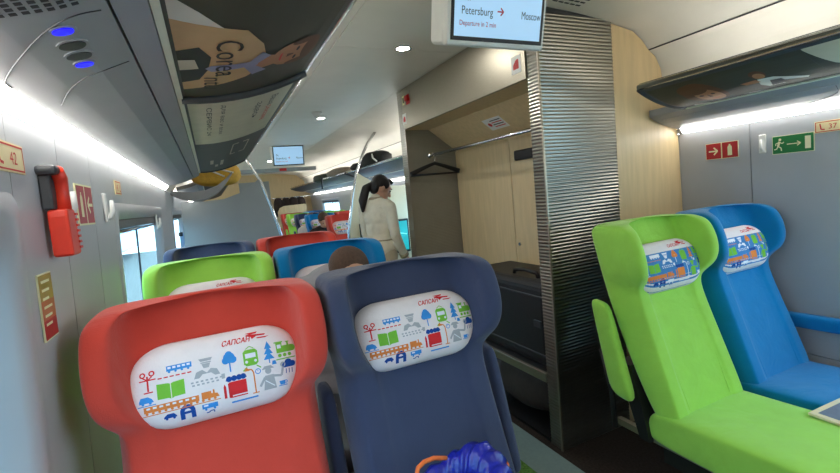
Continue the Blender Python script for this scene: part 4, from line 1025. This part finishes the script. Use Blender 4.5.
# booklet on the lime / blue seats
P0 = onZ(808, 415, .478); A = onZ(840, 395, .478); e1 = (A - P0); e1.z = 0; e1.normalize(); e1 = (e1 + Vector((0.0, -.08, 0))).normalized(); e2 = Vector((e1.y, -e1.x, 0))
bk = thing('booklet', 'cream framed booklet with dark cover lying across the seat cushions', 'booklet', P0 + e1 * .14 + e2 * .1)
def bkb(a0, a1, b0, b1, z0, z1): return MB().hexa([P0 + e1 * a + e2 * b + Vector((0, 0, z)) for z in (z0, z1) for b in (b0, b1) for a in (a0, a1)])
part('pages', bkb(0, .29, 0, .20, .0, .010), mat('booklet_cream', srgb(226, 208, 170), .6, noise=.04), bk, bev=.002)
part('cover_print', bkb(.02, .27, .02, .18, .0102, .0108), mat('booklet_slate', srgb(104, 110, 128), .5, noise=.08), bk)
part('red_mark', bkb(.09, .12, .05, .058, .0109, .0112), M_INKR, bk)

# bags on the racks
yb_ = thing('yellow_bag', 'yellow bag with pale straps on the overhead rack', 'bag', (.10, 4.62, 1.62))
part('body', blob((.10, 4.62, 1.73), (.21, .13, .115), 21, .08), mat('bag_yellow', srgb(214, 168, 60), .6, noise=.1, bump=.3, bscale=60), yb_, smooth=True)
for k in (0, 1): part('strap', MB().tube([(-.04 + .10 * k, 4.50, 1.80), (.05 + .10 * k, 4.475, 1.75), (.16 + .08 * k, 4.47, 1.69 + .03 * k)], .007, 8), M_WHITE, yb_, smooth=True)
bp = thing('backpack', 'black backpack on the short rack above the standing woman', 'backpack', (2.0, 5.6, 1.76))
M_BPK = mat('backpack_black', srgb(34, 34, 34), .8, noise=.2, bump=.4, bscale=90)
part('body', blob((1.99, 5.45, 1.85), (.15, .36, .10), 22, .10), M_BPK, bp, smooth=True)
part('pocket', blob((1.95, 5.98, 1.812), (.12, .25, .055), 23, .12), M_BPK, bp, smooth=True)
part('strap', MB().tube([(1.88, 5.25, 1.90), (1.85, 5.16, 1.85), (1.86, 5.06, 1.80)], .010, 8), M_WHITE, bp, smooth=True)
jk = thing('jacket', 'green and beige jacket with a dark strap heaped on the far rack', 'jacket', (1.98, 7.6, 1.76))
part('dark_half', blob((1.96, 8.3, 1.81), (.15, .50, .07), 24, .12), mat('jacket_green', srgb(52, 58, 46), .9, noise=.2), jk, smooth=True)
part('beige_half', blob((1.98, 7.2, 1.82), (.15, .55, .075), 25, .12), mat('jacket_beige', srgb(128, 120, 104), .9, noise=.2), jk, smooth=True)
part('hanging_strap', MB().tube([(1.87, 7.9, 1.82), (1.845, 7.9, 1.79), (1.84, 7.9, 1.60)], .016, 8), M_BLACK, jk, smooth=True)

# ------------------------------------------------------------------ people
def person(label, loc, rz): return thing('person', label, 'person', loc, rz)
def head_parts(mb, c, yaw, pitch, s=1.0):
    """skin head centred at c looking along local -y after yaw (about z) and pitch (down positive)"""
    R = Matrix.Rotation(yaw, 3, 'Z') @ Matrix.Rotation(pitch, 3, 'X')
    P = lambda x, y, z: Vector(c) + R @ (Vector((x, y, z)) * s)
    mb.ell(P(0, .008, .03), (.074 * s, .092 * s, .088 * s), 18, 12, R)
    mb.ell(P(0, -.018, -.035), (.058 * s, .068 * s, .075 * s), 16, 10, R)
    mb.ell(P(0, -.045, -.085), (.030 * s, .030 * s, .026 * s), 12, 8, R)
    mb.cap_tube(P(0, -.088, .018), P(0, -.104, -.020), .009 * s, .013 * s, 10)
    mb.ell(P(0, -.082, -.052), (.024 * s, .012 * s, .009 * s), 12, 6, R)
    mb.ell(P(0, -.078, .036), (.05 * s, .014 * s, .010 * s), 12, 6, R)
    for q in (-1, 1): mb.ell(P(q * .076, .012, -.004), (.011 * s, .020 * s, .030 * s), 12, 8, R)
    return R, P
def hand(mb, w, d, side, palm_n, s=1.0):
    """hand at wrist w, pointing along d, palm normal palm_n; side=+1 thumb on d x n side"""
    d = Vector(d).normalized(); n = Vector(palm_n).normalized(); t = d.cross(n) * side; w = Vector(w)
    for k in (-1.2, -.4, .4, 1.2): mb.cap_tube(w + t * .010 * k, w + d * .075 * s + t * .017 * k * s, .013, .012, 10)
    for k, L in ((-1.5, .058), (-.5, .070), (.5, .075), (1.5, .066)):
        b0 = w + d * .080 * s + t * .019 * k * s; b1 = b0 + (d + n * .25).normalized() * L * .5 * s; b2 = b1 + (d + n * .8).normalized() * L * .5 * s
        mb.cap_tube(b0, b1, .0095, .0088, 8); mb.cap_tube(b1, b2, .0088, .0075, 8)
    a0 = w + d * .02 + t * .022; a1 = a0 + (d * .7 + t * .7).normalized() * .045; a2 = a1 + (d + t * .1 + n * .3).normalized() * .036
    mb.cap_tube(a0, a1, .012, .0105, 8); mb.cap_tube(a1, a2, .0105, .0085, 8)

# standing woman, facing the windows
M_JACK = mat('cream_jacket', srgb(234, 228, 206), .85, noise=.05, nscale=20, bump=.5, bscale=50, wrinkle=9); M_TROU = mat('cream_trousers', srgb(204, 190, 162), .85, noise=.05)
wx, wy = 1.325, 3.72
wm = person('woman in cream jacket with dark ponytail, standing and looking down', (wx, wy, 0), 0); wm.scale = (.92, .92, .985)
# local frame facing: body turned to +X with back to the left-near side; build in local axes with forward vector
fw = Vector((.86, .50, 0)).normalized(); rt = Vector((fw.y, -fw.x, 0))      # her right-hand side points to the camera
def W(f_, r_, z): return Vector((0, 0, z)) + fw * f_ + rt * r_
def wbody(mb, g, legs=True, arms=True, torso=True):
    if torso:
        mb.ell(W(0, 0, .93), (.125 + g, .155 + g, .13 + g), 18, 10, Matrix.Rotation(math.atan2(rt.y, rt.x) - PI / 2, 3, 'Z'))
        for z, a, b in ((1.02, .085, .125), (1.12, .088, .128), (1.22, .095, .14), (1.29, .085, .15)): mb.ell(W(-.005, 0, z), (a + g, b + g, .10 + g), 18, 10, Matrix.Rotation(math.atan2(rt.y, rt.x) - PI / 2, 3, 'Z'))
        mb.cap_tube(W(-.005, -.135, 1.315), W(-.005, .135, 1.315), .05 + g, .05 + g)
    if arms:
        mb.cap_tube(W(0, .165, 1.30), W(-.02, .21, 1.06), .045 + g, .038 + g); mb.cap_tube(W(-.02, .21, 1.06), W(.10, .20, .86), .037 + g, .026 + g)
        mb.cap_tube(W(0, -.165, 1.30), W(.05, -.21, 1.07), .045 + g, .038 + g); mb.cap_tube(W(.05, -.21, 1.07), W(.19, -.17, .92), .037 + g, .026 + g)
    if legs:
        for q in (-1, 1):
            mb.cap_tube(W(0, q * .08, .88), W(.012, q * .085, .48), .085 + g, .055 + g); mb.cap_tube(W(.012, q * .085, .48), W(-.015, q * .09, .09), .053 + g, .034 + g)
b = MB(); wbody(b, 0)
yaw_w = math.atan2(fw.y, fw.x) + PI / 2
b.cap_tube(W(-.005, 0, 1.33), W(.07, 0, 1.43), .047, .045)
Rw, Pw = head_parts(b, W(.085, 0, 1.462), yaw_w - .42, .45, 1.08)
hand(b, W(.10, .20, .85), W(.35, 0, -.9), 1, -rt); hand(b, W(.20, -.165, .91), W(.7, .1, -.6), -1, rt)
for q in (-1, 1): b.cap_tube(W(-.04, q * .09, .045), W(.14, q * .10, .03), .038, .03)
o = link('body', b.mesh('body', M_SKIN, True), wm); remesh(o, .0065, 3)
b = MB(); wbody(b, .012, legs=False); b.cap_tube(W(-.008, 0, 1.345), W(.0, 0, 1.375), .056, .053)
for z in (.86, .80): b.ell(W(0, 0, z), (.135, .165, .08), 18, 8, Matrix.Rotation(math.atan2(rt.y, rt.x) - PI / 2, 3, 'Z'))
o = link('jacket', b.mesh('jacket', M_JACK, True), wm); remesh(o, .009, 3)
def wring(z, a, b_, r, f0=-.005):
    n = 28; return MB().tube([W(f0 + a * math.cos(2 * PI * k / n), b_ * math.sin(2 * PI * k / n), z) for k in range(n + 1)], r, 8, cap=False)
M_TRIMJ = mat('jacket_trim', srgb(176, 164, 136), .85, noise=.05)
link('collar', wring(1.385, .056, .056, .013, .0).mesh('collar', M_TRIMJ, True), o)
link('waist_seam', wring(1.015, .103, .141, .006).mesh('waist_seam', M_TRIMJ, True), o)
link('hem', wring(.775, .128, .156, .008, 0).mesh('hem', M_TRIMJ, True), o)
for w0, d0 in ((W(.085, .203, .885), W(.12, -.01, -.2)), (W(.17, -.18, .94), W(.14, .04, -.15))):
    dd = (Vector(d0)).normalized(); link('cuff', MB().tube([w0, w0 + dd * .035], .043, 14).mesh('cuff', M_TRIMJ, True), o)
b = MB(); wbody(b, .014, arms=False, torso=False); b.ell(W(0, 0, .86), (.12, .15, .10))
o = link('trousers', b.mesh('trousers', M_TROU, True), wm); remesh(o, .01, 3)
b = MB()
b.ell(Pw(0, .020, .050), (.080, .092, .080), 20, 12, Rw); b.ell(Pw(0, .060, .005), (.070, .055, .075), 18, 12, Rw)
for q in (-1, 1): b.ell(Pw(q * .066, .010, .045), (.020, .06, .05), 12, 8, Rw)
b.ell(Pw(0, -.060, .092), (.055, .04, .025), 12, 8, Rw)
b.cap_tube(Pw(0, .100, -.005), Pw(0, .135, -.05), .032, .040)
p0 = Pw(0, .135, -.05)
b.cap_tube(p0, p0 + Vector((-.045, -.01, -.10)), .040, .042); b.cap_tube(p0 + Vector((-.045, -.01, -.10)), p0 + Vector((-.055, -.01, -.19)), .042, .016)
o = link('hair', b.mesh('hair', M_HAIRB, True), wm); remesh(o, .007, 3)
for q in (-1, 1):
    e = link('eye', MB().ell(Pw(q * .030, -.0815, .014), (.010, .006, .006), 10, 6, Rw).mesh('eye', M_HAIRB, True), wm)
    link('eyebrow', MB().ell(Pw(q * .030, -.086, .034), (.018, .006, .004), 10, 6, Rw).mesh('eyebrow', M_HAIRB, True), wm)
o = link('shoe', MB().ell(W(.05, -.095, .04), (.125, .048, .042), 14, 8, Matrix.Rotation(math.atan2(fw.y, fw.x), 3, 'Z')).mesh('shoe', M_BLACK, True), wm)
o = link('shoe', MB().ell(W(.05, .095, .04), (.125, .048, .042), 14, 8, Matrix.Rotation(math.atan2(fw.y, fw.x), 3, 'Z')).mesh('shoe', M_BLACK, True), wm)

def sitter(label, x, y, shirt, hairm, zs=0.0, pitch=.55, yaw=0.0, crop=True, dx=0.0, trm=None, full=True, hx=0.0, hy=0.0, chz=0.0):
    """person seated in the seat whose wing tips are at y, facing -Y"""
    t = person(label, (x, y, 0), 0)
    hip = Vector((dx, -.24, .56)); ch = Vector((dx + hx * .5, -.16 + hy * .5, .93 + zs + chz)); nk = Vector((dx + hx * .8, -.17 + hy * .8, 1.02 + zs)); hd = Vector((dx + hx, -.235 + hy, 1.108 + zs))
    def bd(mb, g, arms=True, legs=True, torso=True):
        if torso:
            for k in range(6):
                p = hip.lerp(ch, k / 5); a = .165 - .02 * math.sin(PI * k / 5); mb.ell(p, (a + g, .115 + g, .11 + g), 18, 10)
            mb.cap_tube(ch + Vector((-.15, 0, .01)), ch + Vector((.15, 0, .01)), .062 + g, .062 + g)
        if arms:
            for q in (-1, 1):
                s0 = ch + Vector((q * .185, 0, .0)); e0 = Vector((dx + q * .205, -.24, .70)); w0 = Vector((dx + q * .12, -.44, .60))
                mb.cap_tube(s0, e0, .052 + g, .042 + g); mb.cap_tube(e0, w0, .040 + g, .029 + g)
        if legs:
            for q in (-1, 1):
                k0 = Vector((dx + q * .10, -.66, .56)); f0 = Vector((dx + q * .10, -.66, .10))
                mb.cap_tube(hip + Vector((q * .09, 0, -.01)), k0, .082 + g, .062 + g); mb.cap_tube(k0, f0, .058 + g, .04 + g)
    b = MB(); bd(b, 0); b.cap_tube(ch + Vector((0, 0, .02)), nk.lerp(hd, .6), .058, .054)
    R, P = head_parts(b, hd, yaw, pitch, 1.0)
    for q in (-1, 1): hand(b, (dx + q * .12, -.445, .60), (-.3 * q, -.8, -.1), -q, (0, 0, -1))
    for q in (-1, 1): b.cap_tube((dx + q * .10, -.64, .06), (dx + q * .10, -.80, .045), .045, .035)
    o = link('body', b.mesh('body', M_SKIN, True), t); remesh(o, .008 if full else .014, 3)
    b = MB(); bd(b, .013, legs=False); o = link('shirt', b.mesh('shirt', shirt, True), t); remesh(o, .011 if full else .016, 3)
    b = MB(); bd(b, .014, arms=False, torso=False); b.ell(hip, (.185, .13, .10)); o = link('trousers', b.mesh('trousers', trm or M_DARKG, True), t); remesh(o, .013, 3)
    b = MB(); g = .004 if crop else .016
    b.ell(P(0, .030, .056), (.0770 + g, .088 + g, .074 + g), 20, 12, R); b.ell(P(0, .062, -.005), (.064 + g, .046 + g, .066 + g), 16, 10, R)
    o = link('hair', b.mesh('hair', hairm, True), t); remesh(o, .007 if full else .012, 2)
    for q in (-1, 1): link('eye', MB().ell(P(q * .032, -.086, .014), (.011, .006, .006), 10, 6, R).mesh('eye', M_HAIRB, True), t)
    for q in (-1, 1): link('shoe', MB().ell((dx + q * .10, -.71, .048), (.05, .135, .047), 12, 8).mesh('shoe', M_BLACK, True), t)
    return t
M_SHG = mat('shirt_grey', srgb(150, 148, 152), .9, noise=.06, bump=.3, bscale=60)
sitter('man with cropped brown hair and grey shirt bent forward in blue seat', XL2, 2.0, M_SHG, M_HAIRN, zs=-.055, pitch=.36, dx=-.05, hx=.045, hy=-.04, chz=.13)
sitter('person with dark hair in a dark top in the far blue aisle seat', XR1, 7.55, mat('top_black', srgb(44, 36, 38), .9, noise=.1), M_HAIRN, pitch=.5, full=False, crop=False, zs=-.05)
sitter('person in a pale top sitting in the far navy aisle seat', XR1, 8.6, mat('top_pale', srgb(200, 190, 180), .9, noise=.06), M_HAIRN, pitch=.2, full=False, zs=-.05)

# ------------------------------------------------------------------ outside: platform and a neighbouring train
struct('ground_outside', MB().box(-30, XC - 1.75, -30, 40, -1.3, -1.2), mat('gravel', srgb(120, 118, 112), .95, noise=.3, nscale=30, bump=.4))
tr = thing('neighbouring_train', 'pale blue neighbouring train seen through the window', 'train', (-6.2, 6, -.6))
M_TR = mat('train_body', srgb(206, 224, 236), .35, noise=.04); M_TRB = mat('train_blue', srgb(120, 170, 205), .35, noise=.04); M_TRW = mat('train_window', srgb(120, 160, 178), .2, noise=.05)
part('car_body', MB().box(-7.4, -5.0, -14, 46, -.6, 2.6), M_TR, tr, bev=.15, seg=4)
for z0, z1 in ((.55, .75), (1.55, 1.62)): part('stripe', MB().box(-5.0, -4.99, -13.8, 45.8, z0, z1), M_TRB, tr)
for i in range(27): part('train_window', MB().box(-5.0, -4.985, -13 + 2.15 * i, -11.7 + 2.15 * i, .85, 1.5), M_TRW, tr)
